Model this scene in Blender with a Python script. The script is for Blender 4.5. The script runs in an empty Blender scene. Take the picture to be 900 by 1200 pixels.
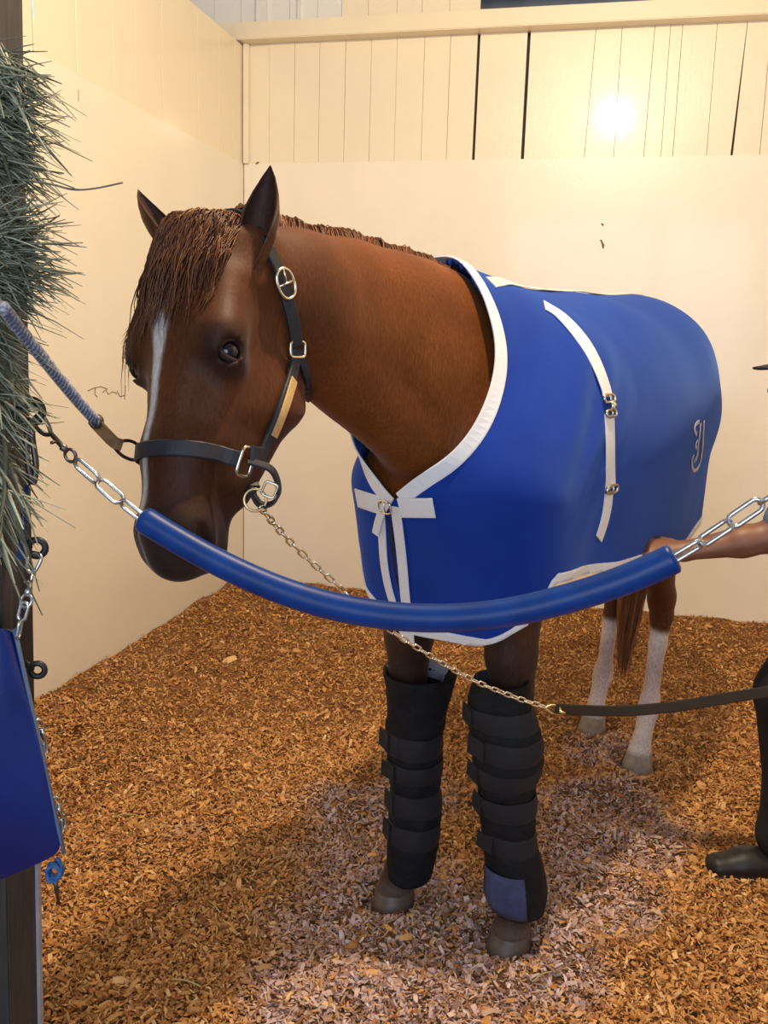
import bpy, bmesh, math, random
import numpy as np
from mathutils import Vector, Matrix
random.seed(7); RNG = np.random.default_rng(7)
C = bpy.context.scene.collection
SC = bpy.context.scene
# ------------------------------------------------------------------ camera, world, lights, exposure
FPX, CAMZ = 1084.0, 1.45
PITCH, ROLL, YAW = (math.radians(a) for a in (9.986, 1.582, 12.75))
cam_d = bpy.data.cameras.new('camera'); cam = bpy.data.objects.new('camera', cam_d); C.objects.link(cam)
cam_d.sensor_fit = 'VERTICAL'; cam_d.sensor_height = 36.0; cam_d.lens = 36.0 * FPX / 1200.0
cam_d.clip_start = 0.05; cam_d.clip_end = 100
FW = Vector((0, math.cos(PITCH), -math.sin(PITCH))); _rt = Vector((1, 0, 0)); _up = _rt.cross(FW)
RT = _rt * math.cos(ROLL) + _up * math.sin(ROLL); UP = -_rt * math.sin(ROLL) + _up * math.cos(ROLL)
m = Matrix.Identity(4)
for i in range(3):
    m[i][0], m[i][1], m[i][2] = RT[i], UP[i], -FW[i]
m[2][3] = CAMZ
cam.matrix_world = m
SC.camera = cam
SC.view_settings.view_transform = 'Standard'; SC.view_settings.look = 'None'
SC.view_settings.gamma = 1.0; SC.view_settings.use_curve_mapping = False
SC.view_settings.exposure = 0.0
world = bpy.data.worlds.new('world'); SC.world = world; world.use_nodes = True
world.node_tree.nodes['Background'].inputs[0].default_value = (0.62, 0.78, 1.0, 1)
world.node_tree.nodes['Background'].inputs[1].default_value = 0.35
CY, SY = math.cos(YAW), math.sin(YAW)
def room(u, v, z=0.0):          # stall coordinates: u along the back wall, v into the stall
    return Vector((u * CY + v * SY, -u * SY + v * CY, z))
def lamp(name, kind, loc, energy, color, **kw):
    d = bpy.data.lights.new(name, kind); d.energy = energy; d.color = color
    for k, v in kw.items(): setattr(d, k, v)
    o = bpy.data.objects.new(name, d); C.objects.link(o); o.location = loc
    return o
bulb = lamp('stall_bulb', 'POINT', room(-0.02, 1.9, 3.36), 268, (1.0, 0.78, 0.52), shadow_soft_size=0.05)
aisle = lamp('aisle_daylight', 'AREA', (-0.5, -3.2, 2.0), 135, (0.72, 0.84, 1.0), shape='RECTANGLE', size=3.2, size_y=2.4)
lamp('bay_fill_light', 'POINT', room(.3, 6.0, 2.9), 14, (0.75, 0.85, 1.0), shadow_soft_size=0.2)  # added fill light, brightens the view through the open bay
aisle.rotation_euler = (math.radians(84), 0, math.radians(-8))

# ------------------------------------------------------------------ object helpers
def link(name, me, mat=None, parent=None):
    o = bpy.data.objects.new(name, me); C.objects.link(o)
    if mat is not None and not me.materials: me.materials.append(mat)
    if parent is not None:
        o.parent = parent
    return o
def tag(o, label, cat, group=None):
    o['label'] = label; o['category'] = cat
    if group: o['group'] = group
    return o
def empty(name, label, cat, loc=(0, 0, 0), group=None):
    o = bpy.data.objects.new(name, None); C.objects.link(o); o.location = loc; o.empty_display_size = 0.05
    return tag(o, label, cat, group)
def put(o, parent):             # parent while keeping world position (parents are unrotated empties)
    o.parent = parent; o.location = o.location - parent.location
    return o
def mesh(name, V, F, smooth=True, mat=None):
    me = bpy.data.meshes.new(name)
    if isinstance(V, np.ndarray) and isinstance(F, np.ndarray):
        n, k = F.shape
        me.vertices.add(len(V)); me.vertices.foreach_set('co', np.ascontiguousarray(V, dtype=np.float32).ravel())
        me.loops.add(n * k); me.loops.foreach_set('vertex_index', np.ascontiguousarray(F, dtype=np.int32).ravel())
        me.polygons.add(n); me.polygons.foreach_set('loop_start', np.arange(0, n * k, k, dtype=np.int32))
        me.update(calc_edges=True)
    else:
        me.from_pydata([tuple(v) for v in V], [], [tuple(f) for f in F]); me.update()
    if smooth:
        me.polygons.foreach_set('use_smooth', np.ones(len(me.polygons), dtype=bool))
    if mat: me.materials.append(mat)
    return me
def finish(bm, name, smooth=True, mat=None):
    me = bpy.data.meshes.new(name); bm.to_mesh(me); bm.free()
    if smooth: me.polygons.foreach_set('use_smooth', np.ones(len(me.polygons), dtype=bool))
    if mat: me.materials.append(mat)
    return me
def part(name, me, parent, mat=None):
    return link(name, me, mat, parent)
def box_bm(sx, sy, sz, bevel=0.0, seg=2):
    bm = bmesh.new(); bmesh.ops.create_cube(bm, size=1.0)
    for v in bm.verts: v.co = Vector((v.co.x * sx, v.co.y * sy, v.co.z * sz))
    if bevel: bmesh.ops.bevel(bm, geom=bm.edges[:], offset=bevel, segments=seg, affect='EDGES')
    return bm
def unit(v):
    v = np.asarray(v, float); return v / (np.linalg.norm(v) + 1e-12)
def tube(path, rad, n=10, closed=False, caps=True, flat=None):
    """swept tube; rad scalar or list; flat=(a,b) scales the section along its two axes"""
    P = np.array([tuple(p) for p in path], float); N = len(P)
    R = np.full(N, rad) if np.isscalar(rad) else np.array(rad, float)
    T = np.zeros_like(P)
    for i in range(N):
        a = P[(i - 1) % N] if (closed or i > 0) else P[i]; b = P[(i + 1) % N] if (closed or i < N - 1) else P[i]
        T[i] = unit(b - a)
    nrm = unit(np.cross(T[0], [0, 0, 1]) if abs(T[0][2]) < 0.9 else np.cross(T[0], [1, 0, 0]))
    V, F = [], []
    for i in range(N):
        nrm = unit(nrm - T[i] * (nrm @ T[i])); bn = np.cross(T[i], nrm)
        for k in range(n):
            a = 2 * math.pi * k / n
            fa, fb = flat if flat else (1, 1)
            V.append(P[i] + R[i] * (nrm * math.cos(a) * fa + bn * math.sin(a) * fb))
    M = N if closed else N - 1
    for i in range(M):
        for k in range(n):
            j = (i + 1) % N
            F.append((i * n + k, i * n + (k + 1) % n, j * n + (k + 1) % n, j * n + k))
    if caps and not closed:
        F.append(tuple(reversed(range(n)))); F.append(tuple((N - 1) * n + k for k in range(n)))
    return V, F
def tube_mesh(name, path, rad, n=10, mat=None, **kw):
    V, F = tube(path, rad, n, **kw); return mesh(name, V, F, True, mat)
def join(parts):
    V, F = [], []
    for v, f in parts:
        o = len(V); V += [tuple(x) for x in v]; F += [tuple(i + o for i in q) for q in f]
    return V, F
def catmull(pts, per=8, closed=False):
    P = [np.array(tuple(p), float) for p in pts]; n = len(P); out = []
    rng = range(n) if closed else range(n - 1)
    for i in rng:
        g = (lambda j: P[j % n]) if closed else (lambda j: P[min(max(j, 0), n - 1)])
        a, b, c, d = g(i - 1), g(i), g(i + 1), g(i + 2)
        for s in range(per):
            t = s / per
            out.append(0.5 * (2 * b + (c - a) * t + (2 * a - 5 * b + 4 * c - d) * t * t + (3 * b - a - 3 * c + d) * t ** 3))
    if not closed: out.append(P[-1])
    return out
def strip(P, Nn, width, thick, closed=False):
    """strap lying on a surface: path P, outward normals Nn, flat rectangular section with soft edges"""
    P = [np.array(tuple(p), float) for p in P]; Nn = [unit(n) for n in Nn]; N = len(P)
    W = [width] * N if np.isscalar(width) else list(width)
    V, F = [], []
    prof = [(-.5, 0), (-.5, .7), (-.42, 1), (.42, 1), (.5, .7), (.5, 0)]
    for i in range(N):
        a = P[(i - 1) % N] if (closed or i > 0) else P[i]; b = P[(i + 1) % N] if (closed or i < N - 1) else P[i]
        T = unit(b - a); n = unit(Nn[i] - T * (Nn[i] @ T)); s = np.cross(T, n)
        for (x, h) in prof: V.append(P[i] + s * x * W[i] + n * h * thick)
    k = len(prof)
    for i in range(N if closed else N - 1):
        j = (i + 1) % N
        for q in range(k): F.append((i * k + q, i * k + (q + 1) % k, j * k + (q + 1) % k, j * k + q))
    if not closed:
        F.append(tuple(reversed(range(k)))); F.append(tuple((N - 1) * k + q for q in range(k)))
    return V, F
# ------------------------------------------------------------------ materials
def nodes(name):
    m = bpy.data.materials.new(name); m.use_nodes = True
    nt = m.node_tree; b = nt.nodes['Principled BSDF']; return m, nt, b
def pin(b, **kw):
    for k, v in kw.items():
        k = {'rough': 'Roughness', 'metal': 'Metallic', 'spec': 'Specular IOR Level', 'sheen': 'Sheen Weight', 'coat': 'Coat Weight', 'sheenr': 'Sheen Roughness', 'color': 'Base Color', 'coatr': 'Coat Roughness'}[k]
        if k == 'Base Color': v = (*v, 1)
        b.inputs[k].default_value = v
def noise(nt, scale, detail=4, rough=0.55, coord='Object', stretch=None, dist=0.0):
    tc = nt.nodes.new('ShaderNodeTexCoord'); n = nt.nodes.new('ShaderNodeTexNoise')
    n.inputs['Scale'].default_value = scale; n.inputs['Detail'].default_value = detail; n.inputs['Roughness'].default_value = rough
    n.inputs['Distortion'].default_value = dist
    src = tc.outputs[coord]
    if stretch:
        mp = nt.nodes.new('ShaderNodeMapping'); mp.inputs['Scale'].default_value = stretch
        nt.links.new(src, mp.inputs[0]); src = mp.outputs[0]
    nt.links.new(src, n.inputs['Vector']); return n
def ramp(nt, src, stops):
    r = nt.nodes.new('ShaderNodeValToRGB'); el = r.color_ramp.elements
    while len(el) < len(stops): el.new(0.5)
    for e, (p, c) in zip(el, stops): e.position = p; e.color = (*c, 1) if len(c) == 3 else c
    nt.links.new(src, r.inputs[0]); return r
def mixc(nt, fac, a, b, mode='MIX'):
    x = nt.nodes.new('ShaderNodeMix'); x.data_type = 'RGBA'; x.blend_type = mode
    for s, v in ((0, fac), (6, a), (7, b)):
        if hasattr(v, 'links') or hasattr(v, 'is_linked'): nt.links.new(v, x.inputs[s])
        elif isinstance(v, (int, float)): x.inputs[s].default_value = v
        else: x.inputs[s].default_value = (*v, 1)
    return x.outputs[2]
def bump(nt, b, src, strength, dist=0.01, prev=None):
    n = nt.nodes.new('ShaderNodeBump'); n.inputs['Strength'].default_value = strength; n.inputs['Distance'].default_value = dist
    nt.links.new(src, n.inputs['Height'])
    if prev: nt.links.new(prev, n.inputs['Normal'])
    nt.links.new(n.outputs[0], b.inputs['Normal']); return n.outputs[0]
def simple(name, color, rough=0.5, var=0.12, scale=30, bstr=0.1, bdist=0.002, **kw):
    m, nt, b = nodes(name); pin(b, rough=rough, **kw)
    n = noise(nt, scale, 5); c = np.array(color)
    r = ramp(nt, n.outputs[0], [(0.25, tuple(c * (1 - var))), (0.75, tuple(np.minimum(c * (1 + var), 1)))])
    nt.links.new(r.outputs[0], b.inputs['Base Color'])
    if bstr: bump(nt, b, n.outputs[0], bstr, bdist)
    return m
def painted_wall(name, color, worn, grain=None, rough=0.42):
    m, nt, b = nodes(name); pin(b, rough=rough, coat=.3, coatr=.10)
    n1 = noise(nt, 1.7, 6, 0.6); n2 = noise(nt, 60, 3, 0.7)
    n3 = noise(nt, 9, 8, 0.75, stretch=grain)
    c = np.array(color)
    r1 = ramp(nt, n1.outputs[0], [(0.3, tuple(c * 0.93)), (0.7, tuple(c))])
    r3 = ramp(nt, n3.outputs[0], [(0.66, (0, 0, 0)), (0.8, (1, 1, 1))])
    sc = nt.nodes.new('ShaderNodeMath'); sc.operation = 'MULTIPLY'; sc.inputs[1].default_value = 0.35
    nt.links.new(r3.outputs[0], sc.inputs[0])
    col = mixc(nt, sc.outputs[0], r1.outputs[0], worn); nt.links.new(col, b.inputs['Base Color'])
    p = bump(nt, b, n2.outputs[0], 0.25, 0.002); bump(nt, b, n3.outputs[0], 0.25, 0.004, p)
    return m
M = {}
M['ply'] = painted_wall('cream_painted_plywood', (0.90, 0.825, 0.69), (0.55, 0.44, 0.30), rough=0.33)
M['board'] = painted_wall('cream_painted_board', (0.87, 0.77, 0.59), (0.42, 0.30, 0.17), grain=(5, 5, 0.6), rough=0.3)
M['beam'] = painted_wall('cream_painted_beam', (0.84, 0.73, 0.54), (0.42, 0.30, 0.17), grain=(0.6, 5, 5), rough=0.45)
M['white_board'] = painted_wall('whitish_board', (0.78, 0.77, 0.74), (0.5, 0.45, 0.38), grain=(5, 5, 0.6), rough=0.6)  # whiter base colour than the cream boards
M['dark_gap'] = simple('dark_backing', (0.05, 0.045, 0.05), 0.9)
M['steel'] = simple('zinc_chain_metal', (0.62, 0.63, 0.66), 0.26, 0.08, 80, 0.15, 0.001, metal=1.0)
M['dark_steel'] = simple('dark_worn_metal', (0.14, 0.12, 0.11), 0.4, 0.3, 60, 0.3, 0.001, metal=0.9)
M['brass'] = simple('brass', (0.80, 0.62, 0.34), 0.42, 0.15, 70, 0.1, 0.001, metal=1.0)
M['nickel'] = simple('nickel_buckle', (0.72, 0.66, 0.52), 0.25, 0.1, 70, 0.1, 0.001, metal=1.0)
M['halter'] = simple('dark_halter_leather', (0.011, 0.0105, 0.018), 0.6, 0.3, 90, 0.25, 0.001)
M['leather'] = simple('dark_brown_leather', (0.012, 0.007, 0.005), 0.55, 0.3, 70, 0.3, 0.001)
M['rubber'] = simple('black_rubber', (0.012, 0.012, 0.013), 0.45, 0.2, 60, 0.2, 0.001)
M['eye'] = simple('dark_eye', (0.006, 0.004, 0.004), 0.06, 0.1, 20, 0.0)
M['hoof'] = simple('hoof_horn', (0.10, 0.068, 0.05), 0.5, 0.3, 40, 0.4, 0.002)
M['pale_hoof'] = simple('pale_hoof_horn', (0.26, 0.20, 0.16), 0.5, 0.3, 40, 0.4, 0.002)
M['skin_in'] = simple('ear_inside_hair', (0.05, 0.025, 0.018), 0.8, 0.3, 80, 0.4, 0.002)
# ------------------------------------------------------------------ implicit surfaces (smooth unions of tapered limbs)
class Field:
    def __init__(s, lo, hi, h):
        s.lo = np.array(lo, float); s.h = h
        s.n = np.ceil((np.array(hi) - s.lo) / h).astype(int) + 1
        s.F = np.full(tuple(s.n), 0.3, np.float32)
    def cap(s, A, B, ra, rb, W=(0, 1, 0), k=0.03, sub=False, warp=None, pad=0.09):
        A = np.array(A, float); B = np.array(B, float)
        ra = (ra, ra) if np.isscalar(ra) else ra; rb = (rb, rb) if np.isscalar(rb) else rb
        R = max(*ra, *rb) + pad
        lo = np.minimum(A, B) - R; hi = np.maximum(A, B) + R
        if warp: lo = lo - warp[1]; hi = hi + warp[1]
        i0 = np.maximum(((lo - s.lo) / s.h).astype(int), 0); i1 = np.minimum(((hi - s.lo) / s.h).astype(int) + 2, s.n)
        if (i1 <= i0).any(): return
        ax = [(np.arange(i0[j], i1[j]) * s.h + s.lo[j]).astype(np.float32) for j in range(3)]
        X, Y, Z = np.meshgrid(*ax, indexing='ij')
        if warp: X, Y, Z = warp[0](X, Y, Z)
        d = capsdf(X, Y, Z, A, B, ra, rb, W)
        sl = tuple(slice(a, b) for a, b in zip(i0, i1)); f = s.F[sl]
        if sub:
            d = -d; hh = np.maximum(k - np.abs(f - d), 0) / k; s.F[sl] = np.maximum(f, d) + hh * hh * k * 0.25
        else:
            hh = np.maximum(k - np.abs(f - d), 0) / k; s.F[sl] = np.minimum(f, d) - hh * hh * k * 0.25
    def __call__(s, P):
        P = np.atleast_2d(P); q = (P - s.lo) / s.h
        i = np.clip(np.floor(q).astype(int), 0, s.n - 2); t = np.clip(q - i, 0, 1)
        r = 0
        for a in (0, 1):
            for b in (0, 1):
                for c in (0, 1):
                    w = (t[:, 0] if a else 1 - t[:, 0]) * (t[:, 1] if b else 1 - t[:, 1]) * (t[:, 2] if c else 1 - t[:, 2])
                    r = r + w * s.F[i[:, 0] + a, i[:, 1] + b, i[:, 2] + c]
        return r
    def grad(s, P):
        e = s.h; P = np.atleast_2d(P)
        g = np.stack([s(P + np.eye(3)[i] * e) - s(P - np.eye(3)[i] * e) for i in range(3)], 1)
        return g / (np.linalg.norm(g, axis=1, keepdims=True) + 1e-9)
    def march(s, O, D, t0=0.5, t1=5.0, off=0.0):
        D = unit(D); O = np.asarray(O, float); t = np.arange(t0, t1, 0.003)
        P = O + t[:, None] * D
        inb = ((P > s.lo) & (P < s.lo + (s.n - 1) * s.h)).all(1)
        f = np.where(inb, s(P), 0.3) - off
        i = np.argmax(f < 0)
        if f[i] >= 0: return None
        j = max(i - 1, 0); u = f[j] / (f[j] - f[i] + 1e-9)
        return P[j] + (P[i] - P[j]) * u
    def nets(s, smooth=3):
        F = s.F; ins = F < 0
        c = np.zeros(tuple(np.array(F.shape) - 1), np.int8)
        for a in (0, 1):
            for b in (0, 1):
                for d in (0, 1):
                    c += ins[a:F.shape[0] - 1 + a, b:F.shape[1] - 1 + b, d:F.shape[2] - 1 + d]
        idx = np.argwhere((c > 0) & (c < 8)); N = len(idx)
        cid = np.full(c.shape, -1, np.int32); cid[tuple(idx.T)] = np.arange(N)
        off = np.array([[a, b, d] for a in (0, 1) for b in (0, 1) for d in (0, 1)])
        val = np.stack([F[tuple((idx + o).T)] for o in off], 1)
        acc = np.zeros((N, 3)); cnt = np.zeros(N)
        for p in range(8):
            for q in range(p + 1, 8):
                if np.abs(off[p] - off[q]).sum() != 1: continue
                a, b = val[:, p], val[:, q]; mk = (a < 0) != (b < 0)
                t = np.where(mk, a / np.where(mk, a - b, 1), 0)
                acc += np.where(mk[:, None], off[p] + t[:, None] * (off[q] - off[p]), 0); cnt += mk
        V = (idx + acc / np.maximum(cnt, 1)[:, None]) * s.h + s.lo
        Q = []
        for ax in range(3):
            u, v = (ax + 1) % 3, (ax + 2) % 3
            a = np.take(ins, range(0, F.shape[ax] - 1), ax); b = np.take(ins, range(1, F.shape[ax]), ax)
            e = np.argwhere(a != b); sg = a[tuple(e.T)]
            e_ok = (e[:, u] > 0) & (e[:, v] > 0) & (e[:, u] < F.shape[u] - 1) & (e[:, v] < F.shape[v] - 1); e = e[e_ok]; sg = sg[e_ok]
            du = np.zeros(3, int); du[u] = 1; dv = np.zeros(3, int); dv[v] = 1
            q = np.stack([cid[tuple((e - du - dv).T)], cid[tuple((e - dv).T)], cid[tuple(e.T)], cid[tuple((e - du).T)]], 1)
            q[~sg] = q[~sg][:, ::-1]; Q.append(q)
        Q = np.concatenate(Q); Q = Q[(Q >= 0).all(1)]
        E = np.concatenate([Q[:, [0, 1]], Q[:, [1, 2]], Q[:, [2, 3]], Q[:, [3, 0]]])
        deg = np.bincount(E.ravel(), minlength=N).astype(float)
        for it in range(smooth):
            S = np.zeros((N, 3))
            for a in range(3):
                S[:, a] = np.bincount(E[:, 0], V[E[:, 1], a], N) + np.bincount(E[:, 1], V[E[:, 0], a], N)
            V = V + 0.5 * (S / np.maximum(deg, 1)[:, None] - V)
        return V, Q
def capsdf(X, Y, Z, A, B, ra, rb, W):
    ax = B - A; L = np.linalg.norm(ax)
    if L < 1e-6: ax = np.array([0, 0, 1.0]); un = ax; L = 1e-6
    else: un = ax / L
    W = np.array(W, float); W = W - un * (W @ un); W = unit(W); Hh = np.cross(un, W)
    px, py, pz = X - A[0], Y - A[1], Z - A[2]
    s = px * un[0] + py * un[1] + pz * un[2]; t = np.clip(s / L, 0, 1)
    rw = ra[0] + (rb[0] - ra[0]) * t; rh = ra[1] + (rb[1] - ra[1]) * t; re = np.minimum(rw, rh)
    qw = px * W[0] + py * W[1] + pz * W[2]; qh = px * Hh[0] + py * Hh[1] + pz * Hh[2]; qa = s - t * L
    a, b, c = qw / rw, qh / rh, qa / re
    k0 = np.sqrt(a * a + b * b + c * c) + 1e-6; k1 = np.sqrt((a / rw) ** 2 + (b / rh) ** 2 + (c / re) ** 2) + 1e-6
    return (k0 * (k0 - 1) / k1).astype(np.float32)
CAM = np.array([0, 0, CAMZ]); fw_, rt_, up_ = (np.array(v) for v in (FW, RT, UP))
def ray(x, y): return fw_ + rt_ * (x - 450) / FPX - up_ * (y - 600) / FPX
def at(x, y, dep): d = ray(x, y); return CAM + d * dep / d[1]
def atz(x, y, z): d = ray(x, y); return CAM + d * (z - CAMZ) / d[2]
def proj(P):
    P = np.asarray(P, float) - CAM; z = P @ fw_; return (round(450 + FPX * (P @ rt_) / z), round(600 - FPX * (P @ up_) / z))
# ------------------------------------------------------------------ the horse
O_ = np.array([0.548, 2.721, 0.0]); FX = np.array([-.529, -.849, 0]); LY = np.array([.849, -.529, 0]); ZZ = np.array([0, 0, 1.0])
def hb(x, y, z): return O_ + FX * x + LY * y + ZZ * z            # horse body frame: forward, left, up
def hbi(P): q = np.asarray(P) - O_; return np.stack([q @ FX, q @ LY, q @ ZZ], -1)
HP = np.array([-.364, 1.621, 1.652]); hy, ht, hr = .62, .27, -.160
g_ = np.array([-math.sin(hy), -math.cos(hy), 0]); l_ = np.array([-g_[1], g_[0], 0])
d_ = -math.cos(ht) * ZZ + math.sin(ht) * g_; HF = math.cos(ht) * g_ + math.sin(ht) * ZZ
HL = l_ * math.cos(hr) + d_ * math.sin(hr); HD = d_ * math.cos(hr) - l_ * math.sin(hr)
def hd(x, s, f): return HP + HL * x + HD * (s if s < .23 else .23 + (s - .23) * .93) + HF * f            # head frame: left, down the face, out of the face
def hdi(P): q = np.asarray(P) - HP; s = q @ HD; return np.stack([q @ HL, np.where(s < .23, s, .23 + (s - .23) / .93), q @ HF], -1)
HS = Field((-0.62, 1.25, -0.02), (1.42, 3.82, 1.80), 0.0072)
# torso
T = HS.cap
def chain(field, st, k, per=4, sub=False, **kw):        # stations (point, (rw, rh), lateral axis) joined smoothly
    A = np.array([np.concatenate([p, r, w]) for p, r, w in st])
    Q = catmull(A, per)
    for a, b in zip(Q, Q[1:]): field.cap(a[:3], b[:3], tuple(a[3:5]), tuple(b[3:5]), a[5:8], k, sub, **kw)
def torso(field, e=0.0, **kw):
    chain(field, [(hb(.66, 0, 1.14), (.175 + e, .23 + e), LY), (hb(.48, 0, 1.19), (.235 + e, .33 + e), LY), (hb(.15, 0, 1.23), (.28 + e, .345 + e), LY),
                  (hb(-.15, 0, 1.26), (.285 + e, .32 + e), LY), (hb(-.42, 0, 1.32), (.275 + e, .275 + e), LY), (hb(-.61, 0, 1.29), (.215 + e, .24 + e), LY)], .05, **kw)
    field.cap(hb(.57, 0, 1.455), hb(.12, 0, 1.43), (.08 + e, .13 + e), (.10 + e, .10 + e), LY, .10, **kw)
    field.cap(hb(.1, 0, 1.40), hb(-.45, 0, 1.44), (.18 + e, .13 + e), (.2 + e, .14 + e), LY, .10, **kw)
    for s in (1, -1):
        field.cap(hb(.72, s * .155, 1.12), hb(.42, s * .12, 1.36), (.095 + e, .12 + e), (.09 + e, .14 + e), LY, .08, **kw)   # shoulder
        field.cap(hb(-.50, s * .118, 1.22), hb(-.615, s * .12, .98), (.135 + e, .24 + e), (.10 + e, .17 + e), LY, .08, **kw)  # haunch
torso(HS)
T(hb(.62, 0, 1.20), hb(.70, 0, 1.04), (.18, .17), (.15, .13), LY, .06)                       # breast
# neck
neck = [(hd(0, .03, -.12), (.072, .085), HL), (at(345, 352, 1.78), (.078, .125), HL * .6 + LY * .4), (at(415, 392, 1.96), (.095, .170), HL * .3 + LY * .7),
        (at(495, 428, 2.12), (.130, .225), LY), (hb(.50, 0, 1.25), (.18, .30), LY)]
chain(HS, neck, .04)
T(at(400, 325, 1.93), at(540, 385, 2.22), .055, .06, LY, .08)                                  # upper neck muscle
T(at(372, 420, 1.84), at(480, 520, 2.02), .045, .055, LY, .05)                                 # lower neck muscle
# legs: joints (x, y, z, rw, rh)
def limb(J, k=.03):
    for a, b in zip(J, J[1:]):
        T(hb(*a[:3]), hb(*b[:3]), a[3:], b[3:], LY, k)
FRONT = {1: (.643, .166), -1: (.65, -.166)}; HIND = {1: (-.528, .126), -1: (-.764, -.126)}
for s, (x, y) in FRONT.items():
    limb([(x - .04, y - (.060 if s > 0 else .01), .98, .085, .12), (x - .01, y - (.048 if s > 0 else -.005), .74, .056, .066), (x - .02, y - (.028 if s > 0 else 0), .52, .042, .048)])
    limb([(x - .02, y - (.028 if s > 0 else 0), .52, .045, .048), (x - .03, y - (.022 if s > 0 else 0), .44, .034, .038), (x - .035, y - (.008 if s > 0 else 0), .26, .028, .034)], .02)
    limb([(x - .035, y, .24, .035, .040), (x - .035, y, .21, .035, .040), (x, y, .10, .03, .032), (x + .01, y, .05, .048, .055)], .02)
for s, (x, y) in HIND.items():
    limb([(x + .02, y + s * .015, 1.0, .10, .19), (x - .03, y, .80, .062, .105), (x - .13, y, .60, .040, .058), (x - .15, y, .53, .038, .058)], .04)
    limb([(x - .15, y, .53, .036, .052), (x - .125, y, .43, .030, .040), (x - .085, y, .24, .028, .034)], .02)
    T(hb(x - .13, y, .60), hb(x - .185, y, .60), .022, .020, LY, .03)                           # point of hock
    limb([(x - .08, y, .23, .035, .040), (x - .07, y, .20, .035, .040), (x - .015, y, .10, .03, .034), (x, y, .06, .045, .052)], .02)
# head
def Hc(a, b, ra, rb, k=.03, sub=False): T(hd(*a), hd(*b), ra, rb, HL, k, sub, pad=.06)
Hc((0, .02, -.085), (0, .17, -.065), (.070, .070), (.092, .068), .03)
Hc((0, .17, -.062), (0, .40, -.052), (.090, .066), (.069, .053), .03)
Hc((0, .39, -.052), (0, .54, -.055), (.069, .053), (.063, .052), .03)
Hc((0, .535, -.058), (0, .580, -.066), (.064, .056), (.058, .048), .025)
Hc((0, .565, -.112), (0, .575, -.118), (.040, .030), (.038, .026), .012)                     # chin
Hc((0, .38, -.118), (0, .56, -.108), (.050, .062), (.050, .046), .03)
for s in (1, -1):
    Hc((s * .054, .12, -.155), (s * .054, .285, -.190), (.036, .105), (.038, .112), .035)          # round jaw
    Hc((s * .048, .27, -.180), (s * .040, .45, -.125), (.034, .092), (.030, .056), .035)
    Hc((s * .084, .200, -.038), (s * .094, .232, -.042), (.037, .040), (.036, .036), .03)       # orbit
    Hc((s * .082, .235, -.080), (s * .062, .38, -.075), (.014, .018), (.012, .014), .03)        # facial crest
    Hc((s * .060, .10, -.07), (s * .084, .19, -.045), (.03, .03), (.024, .024), .04)
    Hc((s * .042, .540, -.045), (s * .046, .570, -.060), (.028, .032), (.026, .030), .02)       # nostril flare
    Hc((s * .078, .545, -.045), (s * .070, .572, -.058), (.018, .010), (.016, .014), .010, True)
    Hc((s * .112, .226, -.036), (s * .113, .232, -.038), (.016, .019), (.016, .019), .010, True)  # eye socket
    Hc((s * .090, .265, -.015), (s * .07, .35, -.020), (.014, .014), (.012, .012), .03, True)     # hollow in front of cheek
    Hc((s * .060, .600, -.088), (s * .064, .54, -.098), (.012, .003), (.008, .003), .006, True)    # mouth corner
if True:
    T(at(293, 325, 1.650), at(300, 286, 1.660), .038, .024, HL, .03); T(at(204, 312, 1.72), at(196, 286, 1.725), .034, .018, HL, .03)   # ear roots
    HV, HQ = HS.nets(3)
# ------------------------------------------------------------------ blanket: cloth hung over the same torso
ZC = 1.14
def hang(X, Y, Z):
    dx, dy = X - O_[0], Y - O_[1]
    lx = dx * FX[0] + dy * FX[1]; ly = dx * LY[0] + dy * LY[1]
    u = np.maximum(ZC - Z, 0); k = 1 + .22 * u
    lx2 = np.where(lx > 0, .3 + (lx - .3) * (1 + .50 * u), lx * (1 + .10 * u)); ly2 = ly * k
    return (O_[0] + FX[0] * lx2 + LY[0] * ly2).astype(np.float32), (O_[1] + FX[1] * lx2 + LY[1] * ly2).astype(np.float32), np.maximum(Z, ZC).astype(np.float32)
BF = Field((-0.25, 1.6, 0.45), (1.55, 3.95, 1.80), 0.011)
class _W:                                                     # adds the hanging warp to every limb of the torso
    def cap(s, *a, **kw): BF.cap(*a, warp=(hang, .72), **kw)
torso(_W(), .016)
_W().cap(hb(.62, 0, 1.20), hb(.72, 0, 1.06), (.20, .19), (.175, .15), LY, .06)
chain(_W(), [(p, (r[0] + .020, r[1] + .020), w) for p, r, w in neck[2:]], .05)
def bh(x, y, off=0.0):
    p = BF.march(CAM, ray(x, y), 1.2, 4.6, off)
    return p
BV, BQ = BF.nets(5)
# ------------------------------------------------------------------ stall shell
ROOM_ROT = -YAW
U0, U1, VB, VF = -2.0, 2.0, 5.07, 1.27        # left wall, right wall, back wall, doorway line
ZP, ZT = 2.44, 3.05                            # plywood height, board top
def struct(name, me, mat, loc=(0, 0, 0), rot=ROOM_ROT, parent=None):
    o = link(name, me, mat, parent); o.location = loc; o.rotation_euler = (0, 0, rot)
    if parent is None: o['kind'] = 'structure'
    return o
def rbox(name, u0, u1, v0, v1, z0, z1, mat, parent=None, bevel=0.0):
    me = finish(box_bm(u1 - u0, v1 - v0, z1 - z0, bevel), name, False)
    c = room((u0 + u1) / 2, (v0 + v1) / 2, (z0 + z1) / 2)
    if parent is not None:
        o = link(name, me, mat, parent)
        o.matrix_parent_inverse = parent_mat(parent).inverted()
        o.location = c; o.rotation_euler = (0, 0, ROOM_ROT); return o
    return struct(name, me, mat, c)
def parent_mat(p): return Matrix.LocRotScale(p.location, p.rotation_euler, p.scale)
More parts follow.
